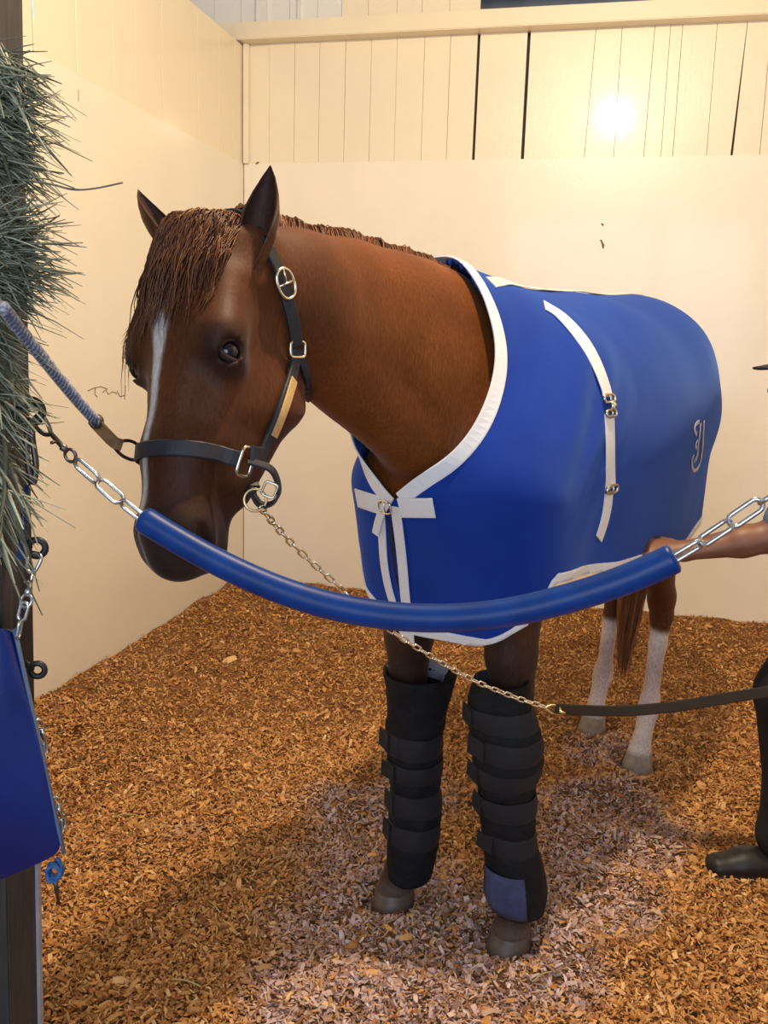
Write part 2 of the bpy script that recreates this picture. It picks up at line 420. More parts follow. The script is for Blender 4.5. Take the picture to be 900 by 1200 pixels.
def onback(x, y, v=VB):                        # pixel -> u on the back wall plane
    d = ray(x, y); n = np.array([SY, CY]); P = CAM + d * v / (d[:2] @ n); return float(P[0] * CY - P[1] * SY), float(P[2])
# back wall plywood (two sheets meet in a hairline seam), with the boards above it
wall_back = rbox('wall_back', U0 - .0, U1, VB, VB + .03, -.05, ZP, M['ply'])
backing = rbox('wall_back_backing', U0, U1, VB + .05, VB + .07, ZP - .05, ZT + .1, M['dark_gap'], wall_back)
nm = 0
us = [onback(x, y)[0] for x, y in ((287.5, 100), (315.5, 100), (345, 100), (374, 100), (404, 100), (434, 100), (464, 100), (496, 100), (526, 100), (558.5, 110), (616.5, 110), (691.5, 110), (724, 110), (761, 110), (780, 110), (794, 110), (834, 110), (866, 110), (897, 110))]
while us[-1] < U1 - .1: us.append(us[-1] + random.choice((.13, .14, .19)))
def plank(bl, br, tl, tr, z0, z1, v, th, mat, parent, tilt=0.0):
    V = []
    for vv in (v, v + th):
        for (a, z) in ((bl, z0), (br, z0), (tr, z1), (tl, z1)):
            V.append(room(a, vv + (tilt if z == z1 else 0), z))
    F = [(0, 1, 2, 3), (7, 6, 5, 4), (0, 4, 5, 1), (3, 2, 6, 7), (1, 5, 6, 2), (0, 3, 7, 4)]
    bm = bmesh.new(); vs = [bm.verts.new(p) for p in V]
    for f in F: bm.faces.new([vs[i] for i in f])
    bmesh.ops.bevel(bm, geom=bm.edges[:], offset=0.0009, segments=1, affect='EDGES')
    me = finish(bm, 'board', False)
    o = link('board', me, mat, parent); o.matrix_parent_inverse = parent_mat(parent).inverted()
    return o
WIDE = {9: .007, 10: .008}
for i in range(len(us) - 1):
    a, b = us[i], us[i + 1]
    ga = WIDE.get(i, .0008); gb = WIDE.get(i + 1, .0008)
    la = {11: .010, 17: .012, 13: .004}.get(i, 0); lb = {11: .010, 17: .012, 13: .004}.get(i + 1, 0)   # hand nailed, some lean
    ba, bb = {9: -.004, 10: -.003, 11: -.010, 17: -.004, 13: -.006}.get(i, 0), {9: -.004, 10: -.003, 11: -.010, 17: -.014, 13: -.006}.get(i + 1, 0)
    plank(a + ga + ba, b - gb + bb, a + ga + la, b - gb + lb, ZP - .012, ZT + .02, VB + .004 + random.uniform(-.002, .003), .02, M['board'], wall_back, random.uniform(-.002, .002))
# left wall
wall_left = rbox('wall_left', U0 - .03, U0, .9, VB + .03, -.05, ZP, M['ply'])
rbox('wall_left_backing', U0 - .07, U0 - .05, .9, VB + .03, ZP - .05, ZT, M['dark_gap'], wall_left)
def onleft(x, y):
    d = ray(x, y); n = np.array([CY, -SY]); P = CAM + d * U0 / (d[:2] @ n); return float(P[0] * SY + P[1] * CY)
vs_ = sorted([onleft(40.5, 40), onleft(90, 40), onleft(112, 50), onleft(134, 60), onleft(191, 90), onleft(233, 100), onleft(160, 60), onleft(212, 80), onleft(258, 120), onleft(276, 120)])
v = vs_[0]
while v > 1.1: v -= random.choice((.14, .15, .19)); vs_.insert(0, v)
vs_.append(VB - .002)
for i in range(len(vs_) - 1):
    a, b = vs_[i], vs_[i + 1]; g = .0014
    ga = .004 if abs(a - onleft(40.5, 40)) < .01 else g; gb = .004 if abs(b - onleft(40.5, 40)) < .01 else g
    d0 = random.uniform(-.002, .002)
    V = []
    for uu in (U0 - .004 + d0, U0 - .024 + d0):
        for (q, z) in ((a + ga, ZP - .012), (b - gb, ZP - .012), (b - gb, ZT), (a + ga, ZT)): V.append(room(uu, q, z))
    bm = bmesh.new(); bv = [bm.verts.new(p) for p in V]
    for f in [(0, 3, 2, 1), (7, 4, 5, 6), (0, 1, 5, 4), (3, 7, 6, 2), (1, 2, 6, 5), (0, 4, 7, 3)]: bm.faces.new([bv[k] for k in f])
    bmesh.ops.recalc_face_normals(bm, faces=bm.faces[:])
    bmesh.ops.bevel(bm, geom=bm.edges[:], offset=0.0009, segments=1, affect='EDGES')
    o = link('board', finish(bm, 'board', False), M['board'], wall_left); o.matrix_parent_inverse = parent_mat(wall_left).inverted()
# right wall, outside the frame
wall_right = rbox('wall_right', U1, U1 + .03, .9, VB + .03, -.05, ZP, M['ply'])
v = .9
while v < VB - .05:
    w = min(random.choice((.14, .15, .19)), VB - v); o = rbox('board', U1 + .004, U1 + .024, v + .001, v + w - .001, ZP, ZT, M['board'], wall_right); v += w
# plate beam along the back wall, upper wall above it with battens and an open bay
rbox('trim_1', U0 - .16, U1, VB - .085, VB + .03, 3.058, 3.145, M['beam'], None, .004)
rbox('trim_2', U0 + .004, U0 + .035, VB - .022, VB + .002, ZP, 3.06, M['board'], None, .002)
uo0, uo1 = onback(563, 8, VB + .03)[0], onback(841, 3, VB + .03)[0]
up_wall = rbox('wall_upper', U0 - 1.6, U0 - .9, VB + .04, VB + .06, ZT, 4.1, M['white_board'])
u = U0 - .9; k = 0
uw = onback(408, 10)[0]
while u < U1:
    w = .135 + .01 * ((k * 7) % 3)
    wh = u + w < uw + .05
    z0 = 3.1
    if u + w > uo0 - .01 and u < uo1 + .01:
        if u < uo0 - .03: w = uo0 - u
        elif u < uo1 - .005:
            u = uo1; continue
    o = rbox('board', u + .001, u + w - .001, VB + .034, VB + .052, z0, 4.1, M['white_board'] if wh else M['board'], up_wall)
    u += w; k += 1
for px in (305, 349):
    ub = onback(px, 12)[0]
    rbox('batten', ub - (.03 if px < 320 else .006), ub + (.03 if px < 320 else .006), VB + .010, VB + .033, 3.146, 4.1, M['white_board'], up_wall)
rbox('trim_3', uo0, uo1, VB + .03, VB + .06, 3.62, 4.1, M['board'])
# roof with rafters seen through the open bay
m_roof = simple('grey_roof_boards', (0.20, 0.21, 0.23), 0.8, 0.3, 6, 0.3, 0.004)
roof = rbox('ceiling', U0 - 1.7, U1 + .2, -1.5, VB + 3.2, 4.1, 4.14, m_roof)
rbox('wall_upper_right', U1 + .03, U1 + .06, -1.5, VB + .03, ZT - .02, 4.1, M['white_board'])
rbox('wall_upper_left', U0 - 1.72, U0 - 1.68, -1.5, VB + .06, -.05, 4.1, M['white_board'])
far = rbox('wall_far', U0 - 1.7, U1 + .2, VB + 1.6, VB + 1.65, 1.5, 4.1, m_roof)
m_raft = simple('grey_rafter', (0.42, 0.43, 0.45), 0.8, 0.2, 12, 0.3, 0.003)
for k in range(8):
    uu = uo0 - .1 + k * .42
    tag(rbox('rafter', uu, uu + .05, VB + .3, VB + 1.5, 3.95, 4.098, m_raft), 'grey rafter seen through the open bay above the beam', 'rafter', 'rafters beyond the back wall')['kind'] = 'structure'

# ------------------------------------------------------------------ bedding
def ground(X, Y):
    u = X * CY - Y * SY; v = X * SY + Y * CY
    z = 0.012 * np.sin(3.1 * X + 1.3 * Y) * np.sin(2.3 * Y - 1.1 * X) + 0.008 * np.sin(9 * X + 4 * Y + 1) * np.sin(8 * Y - 5 * X) + 0.005 * np.sin(23 * X - 11 * Y) * np.sin(19 * Y + 13 * X)
    bw = np.clip(1 - (VB - v) / .55, 0, 1); lw = np.clip(1 - (u - U0) / .6, 0, 1)
    z = z + .075 * bw * bw * (3 - 2 * bw) + .10 * lw * lw * (3 - 2 * lw) * (1 - .8 * bw)
    for (x, y, r) in DIMPLES:
        d2 = ((X - x) ** 2 + (Y - y) ** 2) / (r * r)
        z = z - .024 * np.exp(-d2 * 1.6) + .020 * np.exp(-(np.sqrt(d2) - 1.5) ** 2 * 5)
    return z
DIMPLES = [(*hb(x, y, 0)[:2], .085) for x, y in ((.655, .166), (.66, -.166), (-.52, .126), (-.756, -.126))]
DIMPLES += [(.02, 1.75, .12), (.62, 2.2, .12), (-.05, 2.9, .1), (.75, 2.75, .12), (.35, 1.55, .1)]
N1 = 330
X, Y = np.meshgrid(np.linspace(-2.6, 2.9, N1), np.linspace(.35, 6.0, N1), indexing='ij')
u_ = X * CY - Y * SY; v_ = X * SY + Y * CY
V = np.stack([X, Y, ground(X, Y)], -1).reshape(-1, 3)
idx = np.arange(N1 * N1).reshape(N1, N1)
Q = np.stack([idx[:-1, :-1], idx[1:, :-1], idx[1:, 1:], idx[:-1, 1:]], -1).reshape(-1, 4)
ok = ((u_ > U0 - .02) & (u_ < U1 + .02) & (v_ < VB + .02)).ravel(); Q = Q[ok[Q].all(1)]
m_floor, nt, b = nodes('wood_shavings_base'); pin(b, rough=.85, spec=.2)
n = noise(nt, 55, 8, .75, dist=.6); n2 = noise(nt, 3, 5, .6)
r = ramp(nt, n.outputs[0], [(.25, (.10, .035, .010)), (.5, (.34, .155, .05)), (.75, (.58, .32, .13))])
nt.links.new(mixc(nt, .35, r.outputs[0], ramp(nt, n2.outputs[0], [(.35, (.30, .13, .04)), (.65, (.46, .25, .10))]).outputs[0]), b.inputs['Base Color'])
bump(nt, b, n.outputs[0], 1.0, .02)
floor = struct('floor', mesh('floor', V, Q), m_floor, rot=0)
# curled shavings: tens of thousands of little bent flakes, one object
NFL = 210000
dep = np.sqrt(RNG.uniform(1.0 ** 2, 5.4 ** 2, NFL * 2)); dep = np.where(RNG.random(NFL * 2) < .45, RNG.uniform(1.0, 3.4, NFL * 2), dep)
lat = dep * RNG.uniform(-.50, .50, NFL * 2)
uu = lat * CY - dep * SY; vv = lat * SY + dep * CY
k = (uu > U0 + .01) & (uu < U1 - .01) & (vv < VB - .01); lat, dep = lat[k][:NFL], dep[k][:NFL]; n_ = len(lat)
def pnoise(x, y, f, seed):
    r = np.random.default_rng(seed); s = 0
    for i in range(7):
        a, ph = r.uniform(0, 6.28), r.uniform(0, 6.28); ff = f * r.uniform(.6, 1.7)
        s = s + np.sin(ff * (x * math.cos(a) + y * math.sin(a)) + ph + 1.5 * np.sin(ff * .7 * (y * math.cos(a) - x * math.sin(a)) + ph * 2))
    return s / 7
ue_ = RNG.uniform(U0 + .02, U1 - .02, 60000); ve_ = RNG.uniform(.55, VB - .02, 60000); xe, ye = ue_ * CY + ve_ * SY, -ue_ * SY + ve_ * CY
k = (np.abs(xe) > .49 * ye) | (ye < 1.02); lat, dep = np.concatenate([lat, xe[k]]), np.concatenate([dep, ye[k]]); n_ = len(lat)
L = RNG.gamma(3.0, .0034, n_) + .005; Wd = L * RNG.uniform(.12, .42, n_); ang = RNG.uniform(0, 2 * math.pi, n_)
tl = RNG.normal(0, .46, n_); rl = RNG.normal(0, .45, n_); cu = RNG.uniform(-.5, .9, n_) * L
ax = np.stack([np.cos(ang) * np.cos(tl), np.sin(ang) * np.cos(tl), np.sin(tl)], 1)
sd = np.stack([-np.sin(ang), np.cos(ang), np.zeros(n_)], 1); up2 = np.cross(ax, sd)
sd2 = sd * np.cos(rl)[:, None] + up2 * np.sin(rl)[:, None]; up3 = np.cross(ax, sd2)
c0 = np.stack([lat, dep, ground(lat, dep) + RNG.uniform(.0, .012, n_)], 1)
FV = np.zeros((n_, 6, 3))
for j, (t, s, lift) in enumerate(((-.5, -.5, 0), (-.5, .5, 0), (0, -.6, .5), (0, .55, .5), (.5, -.4, 0), (.5, .45, 0))):
    FV[:, j] = c0 + ax * (t * L)[:, None] + sd2 * (s * Wd)[:, None] + up3 * (lift * cu * .6)[:, None]
base = np.arange(n_)[:, None] * 6
FQ = np.concatenate([base + np.array([0, 2, 3, 1]), base + np.array([2, 4, 5, 3])])
me = mesh('wood_shavings', FV.reshape(-1, 3), FQ, False)
# colour of each flake: tan to rust; patches around the hooves are greyer and pinker
pal = np.array([(.66, .34, .11), (.56, .26, .075), (.42, .17, .045), (.78, .47, .20), (.27, .095, .03), (.60, .30, .095)])
ci = RNG.choice(6, n_, p=[.24, .26, .18, .10, .09, .13]); col = pal[ci] * RNG.uniform(.8, 1.15, (n_, 1))
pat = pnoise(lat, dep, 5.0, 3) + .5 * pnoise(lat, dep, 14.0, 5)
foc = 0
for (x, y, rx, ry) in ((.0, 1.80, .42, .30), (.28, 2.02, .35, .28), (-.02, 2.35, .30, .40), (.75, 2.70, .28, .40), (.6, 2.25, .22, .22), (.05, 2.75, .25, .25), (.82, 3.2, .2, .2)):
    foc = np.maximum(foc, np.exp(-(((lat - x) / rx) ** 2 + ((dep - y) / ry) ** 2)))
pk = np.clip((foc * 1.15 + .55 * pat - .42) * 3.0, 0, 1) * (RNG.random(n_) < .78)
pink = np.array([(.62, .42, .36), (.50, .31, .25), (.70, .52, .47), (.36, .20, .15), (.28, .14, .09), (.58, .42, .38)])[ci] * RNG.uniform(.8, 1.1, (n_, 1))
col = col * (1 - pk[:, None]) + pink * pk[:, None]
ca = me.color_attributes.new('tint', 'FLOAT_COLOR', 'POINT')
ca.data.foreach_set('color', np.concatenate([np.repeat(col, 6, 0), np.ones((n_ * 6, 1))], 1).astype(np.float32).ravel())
m_fl, nt, b = nodes('curled_wood_shaving'); pin(b, rough=.62, spec=.35)
a_ = nt.nodes.new('ShaderNodeAttribute'); a_.attribute_name = 'tint'; nt.links.new(a_.outputs[0], b.inputs['Base Color'])
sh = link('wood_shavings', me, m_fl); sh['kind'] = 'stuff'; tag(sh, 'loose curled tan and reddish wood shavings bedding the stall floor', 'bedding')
# ------------------------------------------------------------------ horse skin colour
def coat_material():
    m, nt, b = nodes('chestnut_coat'); pin(b, rough=.56, spec=.18, sheen=.06, sheenr=.4)
    a = nt.nodes.new('ShaderNodeAttribute'); a.attribute_name = 'coat'
    n1 = noise(nt, 7, 5, .6); n2 = noise(nt, 220, 3, .6, stretch=(1, 1, .25))
    v = ramp(nt, n1.outputs[0], [(.3, (.74, .70, .68)), (.7, (1.14, 1.14, 1.14))])
    n3 = noise(nt, 300, 2, .6, stretch=(1, 1, .2)); v2 = ramp(nt, n3.outputs[0], [(.3, (.72, .70, .70)), (.7, (1.22, 1.22, 1.22))])
    nt.links.new(mixc(nt, 1.0, mixc(nt, 1.0, a.outputs[0], v.outputs[0], 'MULTIPLY'), v2.outputs[0], 'MULTIPLY'), b.inputs['Base Color'])
    p = bump(nt, b, n2.outputs[0], .22, .0012); bump(nt, b, n1.outputs[0], .12, .01, p); return m
M['coat'] = coat_material()
def sstep(a, b, x): t = np.clip((x - a) / (b - a), 0, 1); return t * t * (3 - 2 * t)
def coat_colors(P):
    h = hdi(P); q = hbi(P); n = len(P)
    c = np.tile(np.array([.142, .041, .0060]), (n, 1))
    def lay(c, w, k): w = np.clip(w, 0, 1)[:, None]; return c * (1 - w) + np.array(k) * w
    nz = pnoise(P[:, 0] * 1.0 + P[:, 2], P[:, 1] - P[:, 2] * .7, 26, 9)
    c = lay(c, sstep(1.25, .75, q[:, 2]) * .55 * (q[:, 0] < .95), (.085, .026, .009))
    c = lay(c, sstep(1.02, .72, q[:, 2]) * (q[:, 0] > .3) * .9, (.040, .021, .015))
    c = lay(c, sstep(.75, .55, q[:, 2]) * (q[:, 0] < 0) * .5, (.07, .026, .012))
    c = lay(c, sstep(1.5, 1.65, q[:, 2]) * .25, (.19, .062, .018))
    isH = sstep(-.36, -.22, h[:, 2]) * sstep(-.12, 0, h[:, 1]) * (h[:, 1] < .7) * (np.abs(h[:, 0]) < .16)
    c = lay(c, isH * .75, (.062, .0175, .0055))
    c = lay(c, isH * sstep(.30, .46, h[:, 1]) * .6, (.032, .011, .0055))
    c = lay(c, isH * sstep(.46, .56, h[:, 1]) * .9, (.024, .014, .012))
    e = np.sqrt((np.abs(h[:, 0]) - .10) ** 2 + (h[:, 1] - .23) ** 2 + (h[:, 2] + .04) ** 2)
    c = lay(c, isH * sstep(.075, .022, e) * .8, (.016, .008, .006))
    # blaze: star narrowing into a stripe, a little to the right of the nose bone; snip on the right lip
    s = h[:, 1]; w = np.interp(s, [.10, .13, .17, .22, .28, .40, .50, .54], [0, .022, .024, .015, .0075, .008, .009, .0]); x0 = np.interp(s, [.1, .25, .54], [-.002, -.016, -.030])
    bl = sstep(.005, -.005, np.abs(h[:, 0] - x0) - w - nz * .006) * (h[:, 2] > -.05) * sstep(.10, .12, s)
    c = lay(c, bl, (.50, .47, .47))
    sn = sstep(.042, .026, np.sqrt((h[:, 0] + .035) ** 2 + ((s - .615) * .8) ** 2 + (h[:, 2] + .075) ** 2) + nz * .005)
    c = lay(c, sn * isH * .8, (.50, .44, .46))
    hind = (q[:, 0] < 0)
    st = sstep(.50, .46, q[:, 2] + nz * .03 + .06 * (q[:, 1] < 0)) * hind
    c = lay(c, st, (.66, .58, .55)); c = lay(c, st * sstep(.42, .30, q[:, 2]) * sstep(.16, .28, q[:, 2]) * .35, (.45, .25, .22))
    c = lay(c, sstep(.09, .05, q[:, 2]) * .6, (.13, .09, .07))
    return np.clip(c, 0, 1)
horse = empty('horse', 'chestnut horse with a white blaze standing in the stall, head lowered towards the doorway', 'horse', tuple(O_))
def hpart(name, me, mat=None, parent=None):
    o = link(name, me, mat); 
    if parent is None: o.parent = horse; o.matrix_parent_inverse = Matrix.Translation(-Vector(O_))
    else: o.parent = parent; 
    return o
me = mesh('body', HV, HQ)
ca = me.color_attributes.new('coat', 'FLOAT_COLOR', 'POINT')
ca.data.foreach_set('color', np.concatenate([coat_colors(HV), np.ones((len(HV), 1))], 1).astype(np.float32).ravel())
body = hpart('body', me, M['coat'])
# hooves
for s, (x, y, z0) in {1: (.655, .166, 0), 2: (.662, -.166, 0), 3: (-.516, .126, 0), 4: (-.752, -.126, 0)}.items():
    V, F = [], []; n = 20
    for k, (z, r, sh) in enumerate(((-.020, .060, .014), (.0, .060, .010), (.030, .054, .002), (.056, .047, -.008), (.064, .042, -.010))):
        for i in range(n):
            a = 2 * math.pi * i / n; V.append(hb(x + sh + r * 1.08 * math.cos(a) - (.018 if math.cos(a) < -.5 else 0) * 0, y + r * .93 * math.sin(a), z))
    for k in range(4):
        for i in range(n): F.append((k * n + i, k * n + (i + 1) % n, (k + 1) * n + (i + 1) % n, (k + 1) * n + i))
    F.append(tuple(reversed(range(n)))); F.append(tuple(4 * n + i for i in range(n)))
    hpart('hoof', mesh('hoof', V, F), M['hoof'] if s < 3 else M['pale_hoof'])
# eyes with lids
for s in (1, -1):
    bm = bmesh.new(); bmesh.ops.create_uvsphere(bm, u_segments=24, v_segments=16, radius=.0200)
    me = finish(bm, 'eye', True, M['eye']); o = hpart('eye', me); o.location = Vector(hd(s * .101, .229, -.040))
    o.location = Vector(hd(s * .100, .229, -.042))
    for up, r in ((1, .0255), (-1, .0245)):               # upper and lower lid: curved rims over the ball
        pts = []
        for i in range(13):
            a = math.pi * (i / 12.0); e = np.array([math.cos(a), math.sin(a)])
            xo = .010 + .004 * math.sin(a); dy = .0215 * e[0]; dz = up * (.0195 if up > 0 else .0165) * e[1]
            pts.append(hd(s * (.100 + xo * (1 - abs(e[0]) * .35)), .229 - dz, -.042 + dy))
        k = [.0028 + .0018 * math.sin(math.pi * i / 12) for i in range(13)]
        lid = mesh('eyelid', *tube(pts, k, 8)); ca = lid.color_attributes.new('coat', 'FLOAT_COLOR', 'POINT')
        ca.data.foreach_set('color', np.tile([.035, .02, .016, 1], (len(lid.vertices), 1)).astype(np.float32).ravel())
        lo = link('eyelid', lid, M['coat']); lo.parent = o; lo.matrix_parent_inverse = Matrix.Translation(-Vector(o.location) ) ; lo.matrix_parent_inverse = (Matrix.Translation(Vector(o.location))).inverted()
def colored(me, c):
    n = len(me.vertices); ca = me.color_attributes.new('coat', 'FLOAT_COLOR', 'POINT')
    k = RNG.uniform(.8, 1.2, (n, 1)); ca.data.foreach_set('color', np.concatenate([np.tile(c, (n, 1)) * k, np.ones((n, 1))], 1).astype(np.float32).ravel())
    return me
# ears: cupped leaves, rolled at the base
def ear(base, tip, opening, wmax, bend):
    base, tip = np.array(base), np.array(tip); ax = tip - base; L = np.linalg.norm(ax); ax = ax / L
    o = unit(np.array(opening) - ax * (np.array(opening) @ ax)); sd = np.cross(ax, o)
    NT, NA = 20, 17; V, F, col = [], [], []
    for layer in (0, 1):
        for i in range(NT):
            t = i / (NT - 1)
            w = wmax * float(np.interp(t, [0, .12, .35, .55, .75, .9, 1], [.62, .80, 1.0, .98, .72, .38, .03]))
            half = float(np.interp(t, [0, .15, .5, 1], [2.3, 2.1, 1.75, 1.2]))
            c = base + ax * L * t + sd * bend * math.sin(t * math.pi * .9) * .3 + o * bend * (t ** 2) * .5
            for j in range(NA):
                a = -half + 2 * half * j / (NA - 1)
                d = w * (1 - .10 * layer)
                p = c + d * (-o * math.cos(a) * .85 + sd * math.sin(a)) + o * .25 * w
                V.append(p); col.append((.085, .028, .010) if layer == 0 else (.040, .016, .010))
    n = NT * NA
    for l in (0, 1):
        for i in range(NT - 1):
            for j in range(NA - 1):
                q = (l * n + i * NA + j, l * n + i * NA + j + 1, l * n + (i + 1) * NA + j + 1, l * n + (i + 1) * NA + j)
                F.append(q if l == 0 else tuple(reversed(q)))
    for i in range(NT - 1):
        for j in (0, NA - 1): F.append((i * NA + j, (i + 1) * NA + j, n + (i + 1) * NA + j, n + i * NA + j))
    for j in range(NA - 1): F.append(((NT - 1) * NA + j, (NT - 1) * NA + j + 1, n + (NT - 1) * NA + j + 1, n + (NT - 1) * NA + j))
    me = mesh('ear', V, F); ca = me.color_attributes.new('coat', 'FLOAT_COLOR', 'POINT')
    ca.data.foreach_set('color', np.concatenate([np.array(col), np.ones((len(col), 1))], 1).astype(np.float32).ravel())
    return me
hpart('ear', ear(at(294, 318, 1.635), at(318, 195, 1.66), (-.50, -1, .0), .0360, .010), M['coat'])
hpart('ear', ear(at(203, 298, 1.70), at(166, 219, 1.72), (.95, -.40, .1), .0300, -.016), M['coat'])
# hair
M['hair'] = None
def hair_mat(name, c1, c2):
    m, nt, b = nodes(name); pin(b, rough=.48, spec=.35)
    a = nt.nodes.new('ShaderNodeAttribute'); a.attribute_name = 'tone'
    r = ramp(nt, a.outputs['Fac'], [(0, c1), (1, c2)]); nt.links.new(r.outputs[0], b.inputs['Base Color']); return m
M['mane'] = hair_mat('chestnut_mane_hair', (.060, .018, .006), (.21, .072, .022))
M['tailhair'] = hair_mat('chestnut_tail_hair', (.12, .04, .012), (.36, .15, .055))
def strands(name, paths, rad, mat):
    """each strand a tapering three-sided blade"""
    V, F, tone = [], [], []
    for P in paths:
        v, f = tube(P, [rad * (1.0 - .85 * (i / (len(P) - 1)) ** 1.5) for i in range(len(P))], 3, caps=False); o = len(V)
        V += v; F += [tuple(k + o for k in q) for q in f]; tone += [random.random()] * len(v)
    me = mesh(name, np.array(V), np.array(F)); a = me.attributes.new('tone', 'FLOAT', 'POINT'); a.data.foreach_set('value', np.array(tone, np.float32))
    return hpart(name, me, mat)
def surf_many(P, off, it=3):
    P = np.array(P, float); off = np.asarray(off, float)
    for _ in range(it): P = P - (HS(P) - off)[:, None] * HS.grad(P)
    return P
def surf(P, off=0.0, it=3):
    P = np.array(P, float)[None]
    for _ in range(it): P = P - (HS(P)[:, None] - off) * HS.grad(P)
    return P[0]
# forelock: from the poll between the ears, falling over the forehead to the left of the face
paths = []; offs = []
for i in range(2100):
    a = random.random(); x0 = -.058 + .165 * a + random.uniform(-.012, .012); s0 = random.uniform(-.060, .03)
    ln = random.uniform(.11, .20) * (1.05 - .30 * a); spread = (-.100 + .188 * a) ; n = 8; P = []
    clump = .010 * math.sin(a * 37); lift = random.uniform(.003, .026)
    for j in range(n):
        t = j / (n - 1)
        x = x0 * (1 - t) + (spread + clump) * t + .004 * math.sin(5 * t + i); s = s0 + ln * t; f = -.02 + .0 * t
        ph = x / .085; p = hd(.10 * math.sin(ph), s, -.075 + .105 * math.cos(ph))
        P.append(p); offs.append(lift * math.sin(math.pi * min(t * 1.2 + .08, 1)) + .003 + .006 * t * random.random())
    paths.append(P)
flat_ = surf_many(np.concatenate([np.array(p) for p in paths]), offs); paths = [list(flat_[i * 8:(i + 1) * 8]) for i in range(len(paths))]
for i in range(26):                                        # wisps that stand off the right temple
    P = []; k = random.random(); L_ = random.uniform(.10, .2)
    b0 = surf(hd(-.07 - .01 * k, .05 + .05 * k, .0), .008)
    for j in range(7):
        t = j / 6; P.append(b0 + HD * L_ * t - HL * (.028 * math.sin(t * 2.3) * (.5 + k)) + HF * .012 * t)
    paths.append(P)
strands('forelock', paths, .0016, M['mane'])
# mane: roached along the crest, lying over to the far side
crest = [at(300, 258, 1.68), at(330, 268, 1.74), at(380, 283, 1.84), at(430, 297, 1.95), at(480, 312, 2.07), at(525, 325, 2.17), at(548, 333, 2.24)]
cr = catmull(crest, 30); cs = []
for i, c in enumerate(cr):
    r_ = HS.march(c + ZZ * .05, -ZZ, 0, .2); cs.append(r_ if r_ is not None else c)
roots, info = [], []
for i in range(2600):
    k = random.random(); j = int(k * (len(cs) - 2)); T_ = unit(cr[j + 1] - cr[j] + 1e-6)
    roots.append(cs[j] + np.array([random.uniform(-.016, .014), random.uniform(-.016, .014), 0])); info.append((k, T_))
roots = surf_many(roots, np.full(len(roots), -.002)); pts, offs = [], []
for b0, (k, T_) in zip(roots, info):
    L_ = random.uniform(.07, .15) * (1 - .45 * k); side = unit(np.cross(T_, ZZ)) * -1; h = random.uniform(.004, .017) * (1 - .4 * k) + .003 * math.sin(k * 60)
    for j in range(6):
        t = j / 5; pts.append(b0 + side * L_ * t * .85 - ZZ * .45 * L_ * t * t + T_ * L_ * (.35 + .2 * math.sin(k * 40)) * t); offs.append(-.002 + h * math.sin(math.pi * min(t * 1.3, .93)) + .003 * t)
pts = surf_many(pts, offs); paths = [list(pts[i * 6:(i + 1) * 6]) for i in range(len(roots))]
strands('mane', paths, .0016, M['mane'])
# tail
tb = hb(-.88, -.02, 1.30); paths = []
for i in range(700):
    a, r_ = random.uniform(0, 6.28), math.sqrt(random.random()); P = []; L_ = random.uniform(.80, 1.08)
    for j in range(10):
        t = j / 9; w = .022 + .045 * math.sin(math.pi * min(t * 1.05, 1)) ; 
        c = tb + np.array([0, 0, -1]) * L_ * t + FX * (-.05 * math.sin(min(t * 3, 1.57)) + .13 * t) + LY * (-.02 * t)
        P.append(c + FX * math.cos(a) * r_ * w + LY * math.sin(a) * r_ * w + np.array([.004 * math.sin(9 * t + i), 0, 0]))
    paths.append(P)
strands('tail', paths, .0032, M['tailhair'])
# ------------------------------------------------------------------ fleece blanket
def warpcut(bm, fun, keep_below):
    """cut along z = fun(x, y); keep what is below (or above) it"""
    vs = bm.verts[:]; P = np.array([v.co for v in vs]); h = fun(P)
    for v, k in zip(vs, h): v.co.z -= k
    bmesh.ops.bisect_plane(bm, geom=bm.verts[:] + bm.edges[:] + bm.faces[:], plane_co=(0, 0, 0), plane_no=(0, 0, 1), clear_outer=keep_below, clear_inner=not keep_below, dist=1e-5)
    vs = bm.verts[:]; P = np.array([v.co for v in vs])
    h = fun(P)
    for v, k in zip(vs, h): v.co.z += k
def zneck(P, dx=0.0):
    q = hbi(P); x = q[:, 0]; w = np.abs(q[:, 1] + .095)
    x = x + dx * (1 - .4 * np.clip(1 - w / .12, 0, 1)) + .07 * np.clip(1 - w / .10, 0, 1) ** 1.2
    return np.interp(x, [.60, .700, .737, .756, .781, .814, .848, .876, .911, .926, 1.1], [3.6, 2.2, 1.60, 1.455, 1.391, 1.328, 1.265, 1.208, 1.148, 1.121, .85])
HX = [-1.1, -.55, -.446, -.295, .148, .371, .578, .720, .735, .747, .756, .767, .784]
HZ = [.93, .90, .89, .870, .912, .920, .945, .955, .940, .895, .858, .842, .795]
def zhem(P, dz=0.0):
    x = hbi(P)[:, 0]
    return np.interp(x, HX, HZ) + dz
BVn = BV.copy(); nrm_ = BF.grad(BVn)
q = hbi(BVn)
fold = .0035 * np.sin(q[:, 1] * 34 + 5 * q[:, 0]) * sstep(1.15, .85, q[:, 2]) * sstep(.3, .8, q[:, 0]) + .003 * pnoise(q[:, 0] + q[:, 1], q[:, 2], 13, 4) + .0035 * pnoise(q[:, 0] * 1.5 + q[:, 2] * 1.2, q[:, 1] * 1.4 - q[:, 2], 6, 21)
fold += .004 * np.sin((q[:, 2] * 1.0 + q[:, 0] * 1.3) * 42) * np.exp(-((q[:, 0] - .58) / .16) ** 2 - ((q[:, 2] - 1.32) / .18) ** 2)
BVn = BVn + nrm_ * fold[:, None]
def to_bm(V, Q):
    me = mesh('t', V, Q); bm = bmesh.new(); bm.from_mesh(me); bpy.data.meshes.remove(me); return bm
m_bl, nt, b = nodes('royal_blue_fleece'); pin(b, rough=.85, spec=.18, sheen=.35, sheenr=.5)
